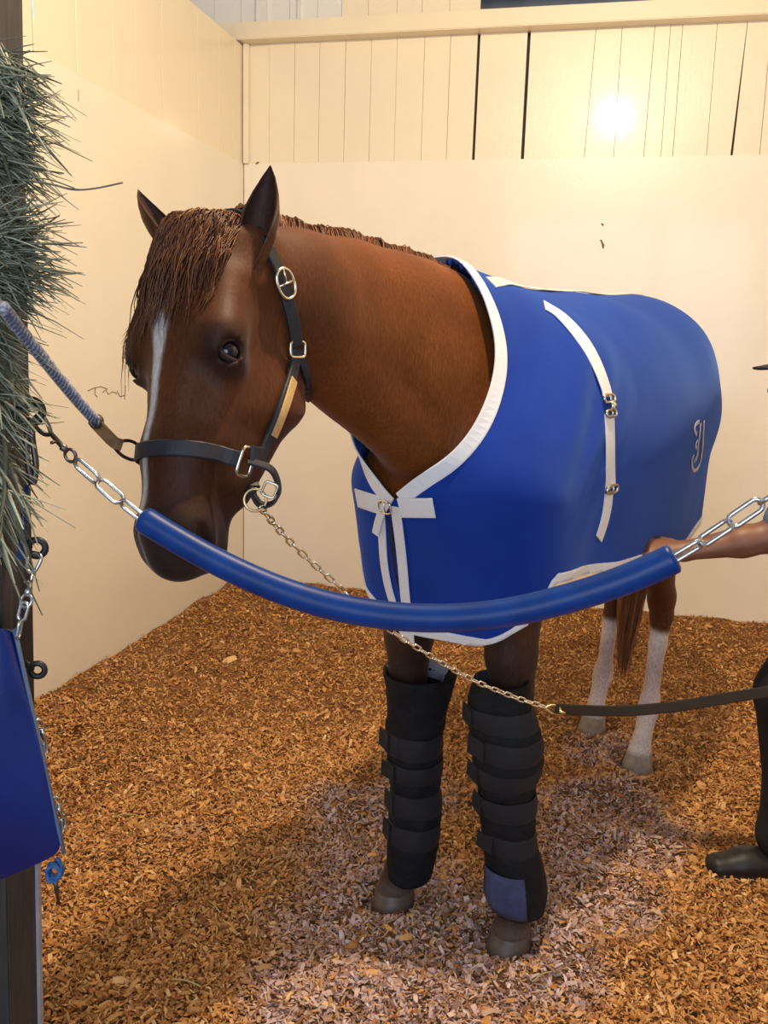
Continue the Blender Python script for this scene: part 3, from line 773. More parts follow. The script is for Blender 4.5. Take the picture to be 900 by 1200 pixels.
n = noise(nt, 420, 3, .7); n2 = noise(nt, 5, 4)
r = ramp(nt, n2.outputs[0], [(.3, (.004, .028, .240)), (.7, (.006, .038, .300))])
n3 = ramp(nt, n.outputs[0], [(.3, (.82, .82, .82)), (.7, (1.1, 1.1, 1.1))])
nt.links.new(mixc(nt, 1.0, r.outputs[0], n3.outputs[0], 'MULTIPLY'), b.inputs['Base Color']); bump(nt, b, n.outputs[0], .3, .0015)
b.inputs['Sheen Tint'].default_value = (.25, .45, 1, 1)
m_tr = simple('white_binding', (.74, .73, .74), .75, .05, 260, .3, .0012)
M['white'] = m_tr
blanket = empty('horse_blanket', 'royal blue fleece cooler blanket with white trim worn by the horse', 'horse blanket', tuple(O_))
def bpart(name, me, mat=None, parent=None):
    if parent is not None: return link(name, me, mat, parent)
    o = link(name, me, mat); o.parent = blanket; o.matrix_parent_inverse = Matrix.Translation(-Vector(O_)); return o
def solid(o, t, off=1.0):
    md = o.modifiers.new('thickness', 'SOLIDIFY'); md.thickness = t; md.offset = off
ZN = lambda P: zneck(P, .012)
bm = to_bm(BVn, BQ); warpcut(bm, ZN, True); warpcut(bm, zhem, False)
# the front opening: uncut cloth, the slit's shade is laid on below as a dark strip
for e in [v for v in bm.verts if not v.link_faces]: bm.verts.remove(e)
def slit_center(z): return np.interp(z, [.78, .90, 1.12], [-.072, -.085, -.098])
bm.verts.ensure_lookup_table()
def smooth_path(P, it):
    for _ in range(it): P = [P[0]] + [(P[i - 1] + P[i] * 2 + P[i + 1]) / 4 for i in range(1, len(P) - 1)] + [P[-1]]
    return P
VC = np.array([v.co for v in bm.verts]); onc = np.abs(VC[:, 2] - ZN(VC)) < 2e-3
CP = VC[onc & (VC[:, 2] > 1.05)]; CTR = CP.mean(0); ax_y, ax_z = (CP - CTR) @ LY, CP[:, 2] - CTR[2]
angs = (np.arctan2(ax_y, -ax_z)) % (2 * math.pi)                        # 0 at the chest, going round the neck
NB = 90; collar = []
for k in range(NB):
    mk = (angs >= 2 * math.pi * k / NB) & (angs < 2 * math.pi * (k + 1) / NB)
    if mk.any(): collar.append(CP[mk].mean(0))
collar = smooth_path(collar, 6)
cl = finish(bm, 'blanket_cloth'); o = bpart('cloth', cl, m_bl); solid(o, .004)
P = collar
N = [BF.grad(p[None])[0] for p in P]; P2 = []
for i in range(len(P)):
    T_ = unit(P[min(i + 1, len(P) - 1)] - P[max(i - 1, 0)]); s_ = np.cross(T_, N[i])
    if s_ @ (CTR - P[i]) > 0: s_ = -s_
    q_ = P[i] + s_ * .0075; g = BF.grad(q_[None])[0]; q_ = q_ - g * BF(q_[None])[0]; P2.append(q_ + g * .006); N[i] = g
P2 = smooth_path(P2, 4); bpart('neck_trim', mesh('neck_trim', *strip(P2, N, .034, .004), False), m_tr)
bm = to_bm(BVn + nrm_ * .0028, BQ); warpcut(bm, zhem, False); warpcut(bm, lambda P: zhem(P, .022), True)
o = bpart('hem_trim', finish(bm, 'hem_trim'), m_tr); solid(o, .004)
def onb(px, off=.007, per=6, closed=False):                  # pixel path laid on the blanket surface
    P = [bh(*q) for q in catmull([(x, y, 0) for x, y in px], per)] if False else None
    out, N = [], []
    for c in catmull([(x, y, 0) for x, y in px], per, closed):
        h = bh(c[0], c[1])
        if h is None: continue
        g = BF.grad(h[None])[0]; out.append(h + g * off); N.append(g)
    return out, N
def bstrip(name, px, width, thick=.003, off=.005, mat=None, per=5):
    P, N = onb(px, off, per); return bpart(name, mesh(name, *strip(P, N, width, thick), False), mat or m_tr)
bstrip('front_trim', [(448, 590), (450, 620), (452, 655), (457, 685), (465, 712), (474, 738), (478, 750)], .024, off=.006)
bstrip('front_trim', [(466, 592), (470, 620), (474, 655), (477, 690), (480, 720), (483, 751)], .028, off=.008)
o = bstrip('slit_shade_strip', [(459, 600), (462, 625), (464, 650), (468, 675), (472, 690)], [.006, .007, .008, .009, .010, .011, .012, .012, .012, .011, .010, .009, .008, .007, .006, .006, .005, .004, .003, .002, .001], off=.0105, thick=.001, mat=simple('dark_slit_shade', (.01, .012, .03), .9), per=5)  # near-black strip standing for the shade inside the slit
bstrip('chest_patch', [(422, 582), (434, 586), (450, 591)], .046, off=.0085)
bstrip('chest_patch', [(472, 593), (490, 593), (511, 593)], .046, off=.0105)
c_st = bstrip('closing_strap', [(459, 586), (454, 596), (449, 610), (446, 623)], .021, off=.016)
# the chest buckle
def loop_path(c, a, b_, e1, e2, n=24, sq=.35):
    P = []
    for i in range(n):
        t = 2 * math.pi * i / n; x, y = math.cos(t), math.sin(t)
        x = math.copysign(abs(x) ** (1 - sq), x); y = math.copysign(abs(y) ** (1 - sq), y)
        P.append(np.array(c) + np.array(e1) * a * x + np.array(e2) * b_ * y)
    return P
def buckle_on(F_, px, a, b_, rad, off=.012, ang=0.0, center_bar=True):
    h = F_.march(CAM, ray(*px), 1.0, 4.6); g = F_.grad(h[None])[0]; c = h + g * off
    e1 = unit(np.cross(g, ZZ)); e2 = np.cross(e1, g); ca_, sa_ = math.cos(ang), math.sin(ang); e1, e2 = e1 * ca_ + e2 * sa_, e2 * ca_ - e1 * sa_
    V = [tube(loop_path(c, a, b_, e1, e2), rad, 8, closed=True)]
    if center_bar: V.append(tube([c - e2 * b_, c + g * rad, c + e2 * b_], rad * .8, 6))
    return join(V)
bpart('chest_buckle', mesh('chest_buckle', *buckle_on(BF, (458, 591), .019, .015, .0022, off=.020)), M['nickel'], c_st)
# surcingle strap down the near side, in two lengths joined by a snap, and its slider
s_up = bstrip('surcingle', [(636, 360), (655, 372), (674, 392), (688, 412), (699, 434), (707, 456), (709, 466)], .044, off=.006)
s_mid = bstrip('surcingle', [(711, 487), (712, 515), (712, 545), (712, 571)], .050, off=.006)
bstrip('surcingle', [(711, 576), (709, 595), (705, 613), (699, 631)], .044, off=.005)
bpart('surcingle_buckle', mesh('surcingle_buckle', *buckle_on(BF, (709, 468), .026, .009, .0034)), M['nickel'], s_up)
bpart('surcingle_buckle', mesh('surcingle_buckle', *buckle_on(BF, (711, 485), .026, .008, .0034)), M['nickel'], s_mid)
h1, h2 = bh(710, 470), bh(711, 484); g = BF.grad(h1[None])[0]
bpart('surcingle_snap', tube_mesh('surcingle_snap', [h1 + g * .014, h1 * .6 + h2 * .4 + g * .02, h2 + g * .014], [.004, .009, .004], 10, flat=(1, .6)), M['nickel'], s_mid)
bpart('surcingle_slider', mesh('surcingle_slider', *buckle_on(BF, (712, 572), .028, .010, .0036)), M['nickel'], s_mid)
# spine binding, seen where it crosses the withers and again over the croup
P, N = [], []
for x in np.linspace(.66, -.72, 60):
    h = BF.march(hb(x, .028, 2.2), -ZZ, .1, 1.5)
    if h is not None: g = BF.grad(h[None])[0]; P.append(h + g * .0045); N.append(g)
bpart('spine_trim', mesh('spine_trim', *strip(P, N, .034, .003), False), simple('cream_binding', (.66, .58, .50), .8, .05, 200, .3, .001))
# embroidered mark on the near flank
def emb(px, w):
    P, N = onb(px, .005, 5); return strip(P, N, w, .0016)
mk = join([emb([(823, 493), (822, 510), (821, 525), (819, 540), (815, 549), (811, 551), (809, 546), (809, 538), (811, 533)], .011),
           emb([(817, 494), (813, 498), (812, 504), (814, 509)], .012),
           emb([(819, 496), (818, 508), (816, 522), (815, 533), (813, 540)], .011),
           emb([(815, 516), (813, 521), (814, 525)], .010), emb([(814, 535), (811, 540)], .014)])
bpart('embroidered_mark', mesh('embroidered_mark', *mk, False), simple('pale_embroidery', (.60, .54, .58), .7, .05, 200, .4, .001))

# ------------------------------------------------------------------ long black boots wrapped round both forelegs
m_boot, nt, b = nodes('black_quilted_boot'); pin(b, rough=.8, spec=.25)
n = noise(nt, 30, 5, .6); n2 = noise(nt, 500, 2, .6)
nt.links.new(ramp(nt, n.outputs[0], [(.3, (.003, .003, .004)), (.75, (.009, .010, .014))]).outputs[0], b.inputs['Base Color'])
p_ = bump(nt, b, n.outputs[0], .5, .012); bump(nt, b, n2.outputs[0], .3, .001, p_)
m_strap = simple('black_webbing_strap', (.0058, .0062, .010), .8, .25, 160, .4, .0015)
def boot(rows, dep0, straps, label, patch):
    ys = [r[0] for r in rows]; base = at((rows[-1][1] + rows[-1][2]) / 2, rows[-1][0], dep0)
    root = empty('ice_boot', label, 'horse boot', tuple(base), 'black boots on the forelegs')
    def sec(y, grow=0.0, inner=1.0):
        l = np.interp(y, ys, [r[1] for r in rows]); r_ = np.interp(y, ys, [r[2] for r in rows])
        A, B = at(l, y, dep0), at(r_, y, dep0); c = (A + B) / 2; hw = np.linalg.norm(A - B) / 2
        return c, hw * inner + grow
    n = 40
    def ring(y, grow=0.0, inner=1.0, seed=0, zoff=0):
        c, hw = sec(y, grow, inner); out = []
        for i in range(n):
            a = 2 * math.pi * i / n
            lump = 1 + .025 * math.sin(3 * a + y * .05 + seed) + .018 * math.sin(7 * a + y * .13)
            out.append(c + (RT_ * math.cos(a) * hw + DP_ * math.sin(a) * hw * 1.12) * (lump / 1.02) + ZZ * zoff)
        return out
    RT_ = np.array([1, 0, 0.]); DP_ = np.array([0, 1.0, 0])
    V, F = [], []; rings = []
    yl = np.linspace(ys[0], ys[-1], 46)
    rings.append(ring(ys[0] + 30, 0, .70)); rings.append(ring(ys[0] + 8, 0, .80)); rings.append(ring(ys[0] - 1, 0, .92))
    for k, y in enumerate(yl):
        pf = 0
        for (y0, y1) in straps:
            if y0 < y < y1: pf = -.003
            elif y0 - 9 < y < y1 + 9: pf = .003
        rings.append(ring(y, pf))
    rings.append(ring(ys[-1] + 3, 0, .9)); rings.append(ring(ys[-1] - 10, 0, .72))
    for r in rings: V += r
    for k in range(len(rings) - 1):
        for i in range(n): F.append((k * n + i, (k + 1) * n + i, (k + 1) * n + (i + 1) % n, k * n + (i + 1) % n))
    def pp(name, me, mat):
        o = link(name, me, mat); o.parent = root; o.matrix_parent_inverse = Matrix.Translation(-Vector(base)); return o
    pp('shell', mesh('shell', V, F), m_boot)
    # pale lining folded over the back of the top rim
    Vl, Fl = [], []
    for yy, g, inn, zo in ((ys[0] + 16, 0, .76, .0), (ys[0], .0, .90, .004)):
        Vl += ring(yy, g, inn, 0, zo)[2:19]
    k_ = 17
    for i in range(k_ - 1): Fl.append((i, i + 1, k_ + i + 1, k_ + i))
    o = pp('lining', mesh('lining', Vl, Fl), simple('grey_lining', ((.24, .25, .30) if patch is None else (.03, .03, .04)), .8, .1, 60, .2, .002)); solid(o, .004, 0)
    for si, (y0, y1) in enumerate(straps):
        Vs, Fs = [], []; ks = 5
        for j in range(ks):
            y = y0 + (y1 - y0) * j / (ks - 1); e = .0045 if 0 < j < ks - 1 else .0015
            Vs += ring(y, e, 1.0)
        for j in range(ks - 1):
            for i in range(n): Fs.append((j * n + i, (j + 1) * n + i, (j + 1) * n + (i + 1) % n, j * n + (i + 1) % n))
        so_ = pp('strap', mesh('strap', Vs, Fs), m_strap)
        # free end of the strap standing off the outer edge
        r0 = ring((y0 + y1) / 2, .006); i0 = int(n * .5) + random.choice((-1, 0, 1)); pth = [r0[(i0 + 4) % n], r0[(i0 + 2) % n], np.array(r0[i0]) + np.array([-.006 - .004 * random.random(), -.004, .002])]
        w_ = abs(at(500, y1, dep0)[2] - at(500, y0, dep0)[2]) * .85
        link('strap_end', mesh('strap_end', *strip(pth, [(-1, -.4, 0)] * 3, w_, .004), False), m_strap, so_)
    if patch:
        (y0, y1, a0, a1, colr) = patch; Vp, Fp = [], []
        na, ny = 9, 6
        for j in range(ny):
            y = y0 + (y1 - y0) * j / (ny - 1); c, hw = sec(y, .004)
            for i in range(na):
                a = math.radians(a0 + (a1 - a0) * i / (na - 1)); Vp.append(c + (RT_ * math.cos(a) * hw + DP_ * math.sin(a) * hw * 1.12))
        for j in range(ny - 1):
            for i in range(na - 1): Fp.append((j * na + i, (j + 1) * na + i, (j + 1) * na + i + 1, j * na + i + 1))
        o = pp('patch', mesh('patch', Vp, Fp), simple('worn_blue_grey_patch', colr, .75, .4, 24, .5, .004)); solid(o, .003)
        o['label'] = 'faded blue-grey patch'
boot([(787, 446, 535), (800, 451, 532), (830, 453, 525), (860, 453, 519), (890, 453, 518), (920, 457, 515), (950, 457, 517), (980, 455, 515), (1005, 453, 512), (1024, 452, 506)], 2.245,
     [(853, 878), (886, 907), (921, 946), (958, 982)], 'long black wrapped boot on the left-hand foreleg, grey lining at its rim', None)
boot([(797, 553, 620), (812, 549, 619), (830, 549, 624), (850, 551, 633), (870, 553, 637), (890, 553, 636), (915, 557, 627), (950, 563, 627), (985, 567, 628), (1010, 568, 637), (1040, 567, 641), (1061, 576, 638)], 2.075,
     [(824, 847), (856, 881), (892, 913), (926, 950), (968, 990)], 'long black wrapped boot on the nearer foreleg, faded blue patch at its foot', (1008, 1056, -165, -80, (.035, .045, .12)))
# ------------------------------------------------------------------ halter
HB0 = Vector(HP)
halter = empty('halter', 'dark leather halter with metal fittings buckled on the horse head', 'halter', tuple(HB0))
def hp_(root, base):
    def f(name, me, mat, parent=None):
        o = link(name, me, mat)
        if parent is None: o.parent = root; o.matrix_parent_inverse = Matrix.Translation(-Vector(base))
        else: o.parent = parent
        return o
    return f
hpt = hp_(halter, HB0)
def onh(px, off=.003, per=5):
    out, N = [], []
    for c in catmull([(x, y, 0) for x, y in px], per):
        h = HS.march(CAM, ray(c[0], c[1]), 1.0, 2.6)
        if h is None: continue
        g = HS.grad(h[None])[0]; out.append(h + g * off); N.append(g)
    return out, N
def smoothp(P, it=3):
    P = [np.array(p) for p in P]
    for _ in range(it): P = [P[0]] + [(P[i - 1] + P[i] * 2 + P[i + 1]) / 4 for i in range(1, len(P) - 1)] + [P[-1]]
    return P
def head_ring(s_of_a, a0, a1, n, off):               # loop around the muzzle: angle 0 = front, + to the horse's left
    P, N = [], []
    for i in range(n):
        a = math.radians(a0 + (a1 - a0) * i / (n - 1)); s, zc = s_of_a(a)
        c = hd(0, s, -.075); dr = HL * math.sin(a) + HF * math.cos(a)
        t = np.arange(.17, .0, -.0015); Q = c + t[:, None] * dr; f = HS(Q)
        k = np.argmax(f < off); P.append(Q[k]); g = HS.grad(Q[k][None])[0]; N.append(unit(g - HD * (g @ HD)))
    return P, N
nb = lambda a: (.405 + .030 * math.sin(a) * .0, 0)
P, N = head_ring(nb, -112, 96, 46, .004); P = smoothp(P)
print('NOSEBAND', proj(P[0]), proj(P[22]), proj(P[-1]))
nbL, nbR = P[-1], P[0]; NBP, NBN = P, N
def hring(c, r, rad, nrm, mat, name='ring'):
    nrm = unit(nrm); e1 = unit(np.cross(nrm, [0.3, 0.1, 1])); e2 = np.cross(nrm, e1)
    return mesh(name, *tube([np.array(c) + r * (e1 * math.cos(t) + e2 * math.sin(t)) for t in np.linspace(0, 2 * math.pi, 25)[:-1]], rad, 8, closed=True))
vw = unit(-fw_)
# square fitting where noseband, cheek and chin straps meet
def sqring(c, a, b_, rad, e1, e2, name='square_ring'):
    return mesh(name, *tube(loop_path(c, a, b_, unit(e1), unit(e2), 28, .6), rad, 8, closed=True))
sq = at(300, 545, nbL[1] - .012)
g = HS.grad(nbL[None])[0]; eu = unit(HD - g * (HD @ g)); er = np.cross(g, eu)
ring_c = nbL + g * .008 + np.array(sq - nbL) * .5
hpt('noseband', mesh('noseband', *strip(smoothp(list(NBP[:-3]) + [nbL * .75 + ring_c * .25, ring_c - er * .012], 3), list(NBN[:-4]) + [unit(NBN[-5] + vw)] + [unit(NBN[-5] + 2 * vw)] * 2, .027, .005), False), M['halter'])
hpt('square_ring', sqring(ring_c, .018, .024, .0032, er, eu), M['nickel'])
# cheek strap up to the buckle behind the eye
P, N = onh([(303, 536), (312, 515), (322, 492), (331, 468), (338, 446), (343, 424), (345, 408)], .004); P = smoothp(P, 6); N = smoothp(N, 6)
P[0] = ring_c + g * .004 - eu * .016
chk = hpt('cheek_strap', mesh('cheek_strap', *strip(P, N, .025, .006), False), M['halter'])
k0, k1 = int(len(P) * .22), int(len(P) * .70); Pp = [P[i] + np.array(N[i]) * .006 for i in range(k0, k1)]
sh_ = [unit(np.cross(unit(Pp[min(i + 1, len(Pp) - 1)] - Pp[max(i - 1, 0)]), N[k0 + i])) for i in range(len(Pp))]
Pp = [p - s * .000 for p, s in zip(Pp, sh_)]
hpt('nameplate', mesh('nameplate', *strip([p + unit(np.cross(unit(ZZ), N[k0 + i])) * .004 for i, p in enumerate(Pp)], N[k0:k1], .019, .002), False), M['brass'], chk)
top = P[-1]; topn = N[-1]
hpt('cheek_ring', sqring(top + np.array(topn) * .006, .017, .014, .0026, np.cross(topn, ZZ), ZZ, 'cheek_ring'), M['nickel'])
P, N = onh([(345, 404), (343, 385), (338, 362), (331, 338), (322, 315), (316, 302), (313, 292)], .005); P = smoothp(P, 5); N = smoothp(N, 5)
crs = hpt('crown_strap', mesh('crown_strap', *strip(P, N, .024, .006), False), M['halter'])
i_ = int(len(P) * .52); gg = np.array(N[i_]); tt = unit(P[i_ + 1] - P[i_ - 1]); ss = np.cross(tt, gg)
hpt('crown_buckle', mesh('crown_buckle', *join([tube(loop_path(P[i_] + gg * .009, .019, .026, ss, tt, 28, .1), .003, 8, closed=True), tube([P[i_] + gg * .011 - ss * .018, P[i_] + gg * .013, P[i_] + gg * .011 + ss * .018], .0022, 6), tube([P[i_] + gg * .012, P[i_] + gg * .014 + tt * .024], .0018, 6)])), M['nickel'], crs)
P2, N2 = [], []                                      # over the poll to the far side
for i in range(16):
    t = i / 15; a = math.radians(75 - 165 * t)
    c = hd(0, .015, -.135); dr = HL * math.sin(a) + HF * .35 * math.cos(a) * 0 + ZZ * math.cos(a)
    tq = np.arange(.22, .0, -.002); Q = c + tq[:, None] * dr; f = HS(Q); k = np.argmax(f < .005); P2.append(Q[k]); N2.append(HS.grad(Q[k][None])[0])
P2[0] = P[-1]; P2 = smoothp(P2, 4)
hpt('crown_strap', mesh('crown_strap', *strip(P2, N2, .024, .005), False), M['halter'])
# throat strap from the cheek ring under the jaw, chin strap and its keeper
P, N = onh([(347, 410), (352, 424), (357, 442), (360, 462)], .006, 4)
if len(P) > 3:
    P = smoothp(P, 3); end = P[-1]; P += [end + np.array([.006, .03, -.012]), end + np.array([-.01, .07, -.01]), end + np.array([-.05, .10, .02])]; N += [N[-1]] * 3
    hpt('throat_strap', mesh('throat_strap', *strip(smoothp(P, 2), N, .019, .005), False), M['halter'])
d0 = ring_c[1]
lp = catmull([ring_c + g * .003 + er * 0, at(314, 549, d0 + .005), at(323, 562, d0 + .015), at(325, 578, d0 + .02), at(318, 588, d0 + .015), at(306, 590, d0 + .01), at(299, 580, d0 + .015), at(296, 568, d0 + .03), hd(.02, .455, -.165), hd(-.03, .44, -.160), hd(-.062, .41, -.12)], 5)
cn = [unit(np.cross(unit(lp[min(i + 1, len(lp) - 1)] - lp[max(i - 1, 0)]), np.array([0.1, 1, 0.2]))) for i in range(len(lp))]
chs = hpt('chin_strap', mesh('chin_strap', *strip(lp, cn, .022, .005), False), M['halter'])
hpt('chin_ring', hring(at(299, 586, d0 + .003), .0185, .0024, vw + np.array([.25, 0, .1]), M['brass']), M['brass'])
hpt('chin_buckle', sqring(at(316, 574, d0 + .004), .011, .012, .002, (1, 0, -.4), (.4, 0, 1)), M['nickel'], chs)
far_c = at(166, 531, nbR[1] - .01)
hpt('side_ring', hring((np.array(nbR) + far_c) / 2 + HL * -.006, .017, .0026, (.3, -1, .1), M['brass']), M['dark_steel'])

# ------------------------------------------------------------------ chains
def link_mesh(L, W, r, n=28):
    P = []; hl = (L - W) / 2; rr = W / 2 - r
    for i in range(n // 2): a = -math.pi / 2 + math.pi * i / (n // 2 - 1); P.append((hl + rr * math.cos(a), rr * math.sin(a), 0))
    for i in range(n // 2): a = math.pi / 2 + math.pi * i / (n // 2 - 1); P.append((-hl + rr * math.cos(a), rr * math.sin(a), 0))
    return mesh('chain_link', *tube(P, r, 8, closed=True))
def lay_chain(path, L, W, r, mat, add, tw0=0.0, tw=math.pi / 2, jit=.12):
    """links end to end along a path, each turned a quarter against the last"""
    me = link_mesh(L, W, r); me.materials.append(mat); P = [np.array(p) for p in path]; pitch = L - 2.2 * r
    seg = [np.linalg.norm(b - a) for a, b in zip(P, P[1:])]; cum = np.concatenate([[0], np.cumsum(seg)]); N = max(int(cum[-1] / pitch + .5), 1); pitch = cum[-1] / N
    pt = lambda s: np.array([np.interp(s, cum, [p[k] for p in P]) for k in range(3)])
    for i in range(N):
        a, b = pt(i * pitch), pt((i + 1) * pitch); x = Vector(unit(b - a)); z = x.cross(Vector((0, 0, 1))).normalized(); y = z.cross(x)
        R = Matrix((x, y, z)).transposed().to_4x4() @ Matrix.Rotation(tw0 + i * tw + random.uniform(-jit, jit), 4, 'X')
        o = bpy.data.objects.new('chain_link', me); C.objects.link(o); add(o, Matrix.Translation(Vector((a + b) / 2)) @ R)
def adder(root, base):
    def f(o, mw):
        o.parent = root; o.matrix_parent_inverse = Matrix.Translation(-Vector(base)); o.matrix_basis = mw
    return f
# doorway barrier: rubber-covered chain sagging across the opening
def dline(x):                                        # depth of the doorway plane in front of the horse at a pixel column
    r = ray(x, 600); n = np.array([SY, CY]); return VF * r[1] / (r[:2] @ n)
bar_b = at(500, 722, dline(500)); barrier = empty('doorway_barrier', 'blue rubber covered chain sagging across the doorway between the posts', 'stall guard', tuple(bar_b)); bp = hp_(barrier, bar_b)
tp = catmull([at(x, y, dline(x)) for x, y in ((166, 607), (200, 628), (250, 656), (310, 684), (370, 705), (430, 718), (490, 724), (550, 723), (610, 715), (670, 700), (720, 684), (760, 668), (792, 653))], 8)
m_tube, nt, b = nodes('glossy_blue_rubber'); pin(b, rough=.38, spec=.30)
n = noise(nt, 18, 5); nt.links.new(ramp(nt, n.outputs[0], [(.3, (.002, .026, .150)), (.7, (.003, .042, .220))]).outputs[0], b.inputs['Base Color']); bump(nt, b, n.outputs[0], .15, .002)
nT = len(tp); rad = [.0208] * nT; rad[0] = .015; rad[1] = .0200; rad[-1] = .015; rad[-2] = .0203
bp('rubber_tube', tube_mesh('rubber_tube', tp, rad, 20), m_tube)
ha = at(88, 540, dline(88)); 
lay_chain([ha + (at(98, 549, dline(98)) - ha) * .05, at(118, 566, dline(118)), at(140, 586, dline(140)), at(170, 610, dline(170))], .054, .025, .0031, M['steel'], adder(barrier, bar_b), .5)
lay_chain([at(786, 657, dline(786)), at(812, 642, dline(812)), at(850, 617, dline(850)), at(900, 583, dline(900)), at(960, 545, dline(960)), at(1005, 517, dline(1005))], .055, .024, .0034, M['steel'], adder(barrier, bar_b), .9, 1.2)
def bolt_snap(A, B, r, add, name='bolt_snap', mat=None):
    """swivel eye at A, barrel, hook closing at B"""
    A, B = np.array(A), np.array(B); ax = unit(B - A); L = np.linalg.norm(B - A); s = unit(np.cross(ax, [.3, 1, .2])); q = np.cross(ax, s)
    parts = [tube([A + ax * (.12 * L) + .010 * (ax * math.cos(t) + s * math.sin(t)) for t in np.linspace(0, 2 * math.pi, 17)[:-1]], r * .6, 6, closed=True),
             tube([A + ax * L * .20, A + ax * L * .30, A + ax * L * .34, A + ax * L * .62], [r * .8, r * 1.5, r, r * .9], 8)]
    hk = [A + ax * L * .60 + s * .0, A + ax * L * .70 + s * .011, A + ax * L * .88 + s * .013, B + s * .004, A + ax * L * .93 - s * .010, A + ax * L * .72 - s * .006, A + ax * L * .62]
    parts.append(tube(catmull(hk, 4), r * .75, 8)); parts.append(tube([A + ax * L * .45 + q * r, A + ax * L * .45 + q * r * 3.2], r * .6, 6))
    return add(name, mesh(name, *join(parts)), mat or M['steel'])
bolt_snap(at(88, 540, dline(88)), at(42, 488, dline(50)), .0045, bp, mat=M['dark_steel'])
# ------------------------------------------------------------------ left door post with its ironwork
ue = -.842
m_post, nt, b = nodes('dark_weathered_post'); pin(b, rough=.62)
n = noise(nt, 16, 6, .7, stretch=(6, 6, .5)); r = ramp(nt, n.outputs[0], [(.3, (.022, .018, .017)), (.7, (.060, .050, .048))]); nt.links.new(r.outputs[0], b.inputs['Base Color']); bump(nt, b, n.outputs[0], .5, .004)
pe_top = at(35.5, 30, dline(36)); pe_bot = at(55, 1150, dline(55))
def u_of(P): return P[0] * CY - P[1] * SY
ue0, ue1 = u_of(pe_bot), u_of(pe_top); print('POST u', ue0, ue1)
ue = -.905
pc = room(ue - .07, VF + .045, 1.4)
post = empty('door_post', 'dark weathered post at the left side of the doorway, behind the hay', 'post', tuple(room(ue - .07, VF + .045, 0))); pp_ = hp_(post, room(ue - .07, VF + .045, 0))
def postbox(name, u0, u1, v0, v1, z0, z1, mat, bev=.003, lean=.022):
    bm = box_bm(u1 - u0, v1 - v0, z1 - z0, bev); bmesh.ops.rotate(bm, verts=bm.verts, cent=(0, 0, 0), matrix=Matrix.Rotation(-YAW, 3, 'Z')); bmesh.ops.translate(bm, verts=bm.verts, vec=room((u0 + u1) / 2, (v0 + v1) / 2, (z0 + z1) / 2))
    for q in bm.verts: q.co.x += (q.co.z - 1.4) * lean
    return pp_(name, finish(bm, name, False), mat)
postbox('post', ue - .16, ue - .003, VF, VF + .09, -.05, 3.3, m_post)
postbox('edge_strip', ue - .004, ue + .003, VF + .080, VF + .090, -.04, .66, simple('pale_scraped_edge', (.36, .34, .36), .6, .2, 20, .3, .002), .0005)
postbox('blue_painted_edge', ue - .052, ue - .040, VF - .006, VF, -.04, .72, simple('dull_blue_strip', (.035, .075, .15), .5, .3, 30, .3, .002), .001)
postbox('jamb', ue - .155, ue - .075, VF - .03, VF, -.04, 1.22, simple('dark_blue_grey_jamb', (.020, .028, .045), .5, .3, 12, .3, .003), .002)
def eye_ring(x, y, r, rad, dep=None, nrm=(.2, -1, .1), mat=None):
    d = dep or dline(x) - .012; c = at(x, y, d); pp_('screw_eye', mesh('screw_eye', *join([tube([c + r * (np.array([1, .15, 0]) * math.cos(t) + ZZ * math.sin(t)) for t in np.linspace(0, 2 * math.pi, 21)[:-1]], rad, 8, closed=True), tube([c - np.array([r, -.004, 0]), c + np.array([-r - .02, .03, 0])], rad, 8)])), mat or M['rubber'])
eye_ring(36, 482, .017, .0065); eye_ring(43, 642, .013, .0055); eye_ring(44, 785, .011, .0050)
lp = tube_mesh('hanging_loop', catmull([at(36, 492, dline(36) - .018), at(31, 520, dline(36) - .02), at(34, 550, dline(36) - .02), at(39, 566, dline(36) - .018), at(42, 545, dline(36) - .016), at(38, 515, dline(36) - .016)], 5, True), .005, 8, closed=True)
pp_('hanging_loop', lp, M['dark_steel'])
rbase = room(.43, VF + .045, 0); rpost = empty('door_post', 'dark post at the right side of the doorway holding the barrier chain', 'post', tuple(rbase)); rp_ = hp_(rpost, rbase)
bm = box_bm(.12, .09, 3.3, .003); bmesh.ops.rotate(bm, verts=bm.verts, cent=(0, 0, 0), matrix=Matrix.Rotation(-YAW, 3, 'Z')); bmesh.ops.translate(bm, verts=bm.verts, vec=rbase + Vector((0, 0, 1.62)))
rp_('post', finish(bm, 'post', False), m_post)
# blue folded stall guard hanging from the post
gb = at(30, 880, dline(30) - .05); guard = empty('folded_stall_guard', 'glossy dark blue vinyl stall guard hanging folded against the left post', 'stall guard', tuple(gb)); gp = hp_(guard, gb)
m_vinyl, nt, b = nodes('glossy_blue_vinyl'); pin(b, rough=.28, spec=.5)
n = noise(nt, 7, 5, .6); nt.links.new(ramp(nt, n.outputs[0], [(.3, (.003, .012, .11)), (.7, (.006, .022, .17))]).outputs[0], b.inputs['Base Color']); bump(nt, b, n.outputs[0], .25, .012)
Lx = [(-150, 722, -150, 1062), (-60, 730, -60, 1050), (-5, 734, 0, 1033), (8, 736, 40, 1015), (17, 737, 75, 1000)]
V, F = [], []; ny = 14
for i, (xt, yt, xb, yb) in enumerate(Lx):
    for j in range(ny):
        t = j / (ny - 1); x = xt + (xb - xt) * t; y = yt + (yb - yt) * t
        V.append(at(x, y, dline(30) - .060 - .018 * math.sin(t * 3.1) - .012 * math.sin(i * 1.1 + t * 2) + (.012 if i == 4 else 0)))
for i in range(4):
    for j in range(ny - 1): F.append((i * ny + j, i * ny + j + 1, (i + 1) * ny + j + 1, (i + 1) * ny + j))
o = gp('panel', mesh('panel', V, F), m_vinyl); solid(o, .010, 0); md = o.modifiers.new('soft', 'SUBSURF'); md.levels = md.render_levels = 2
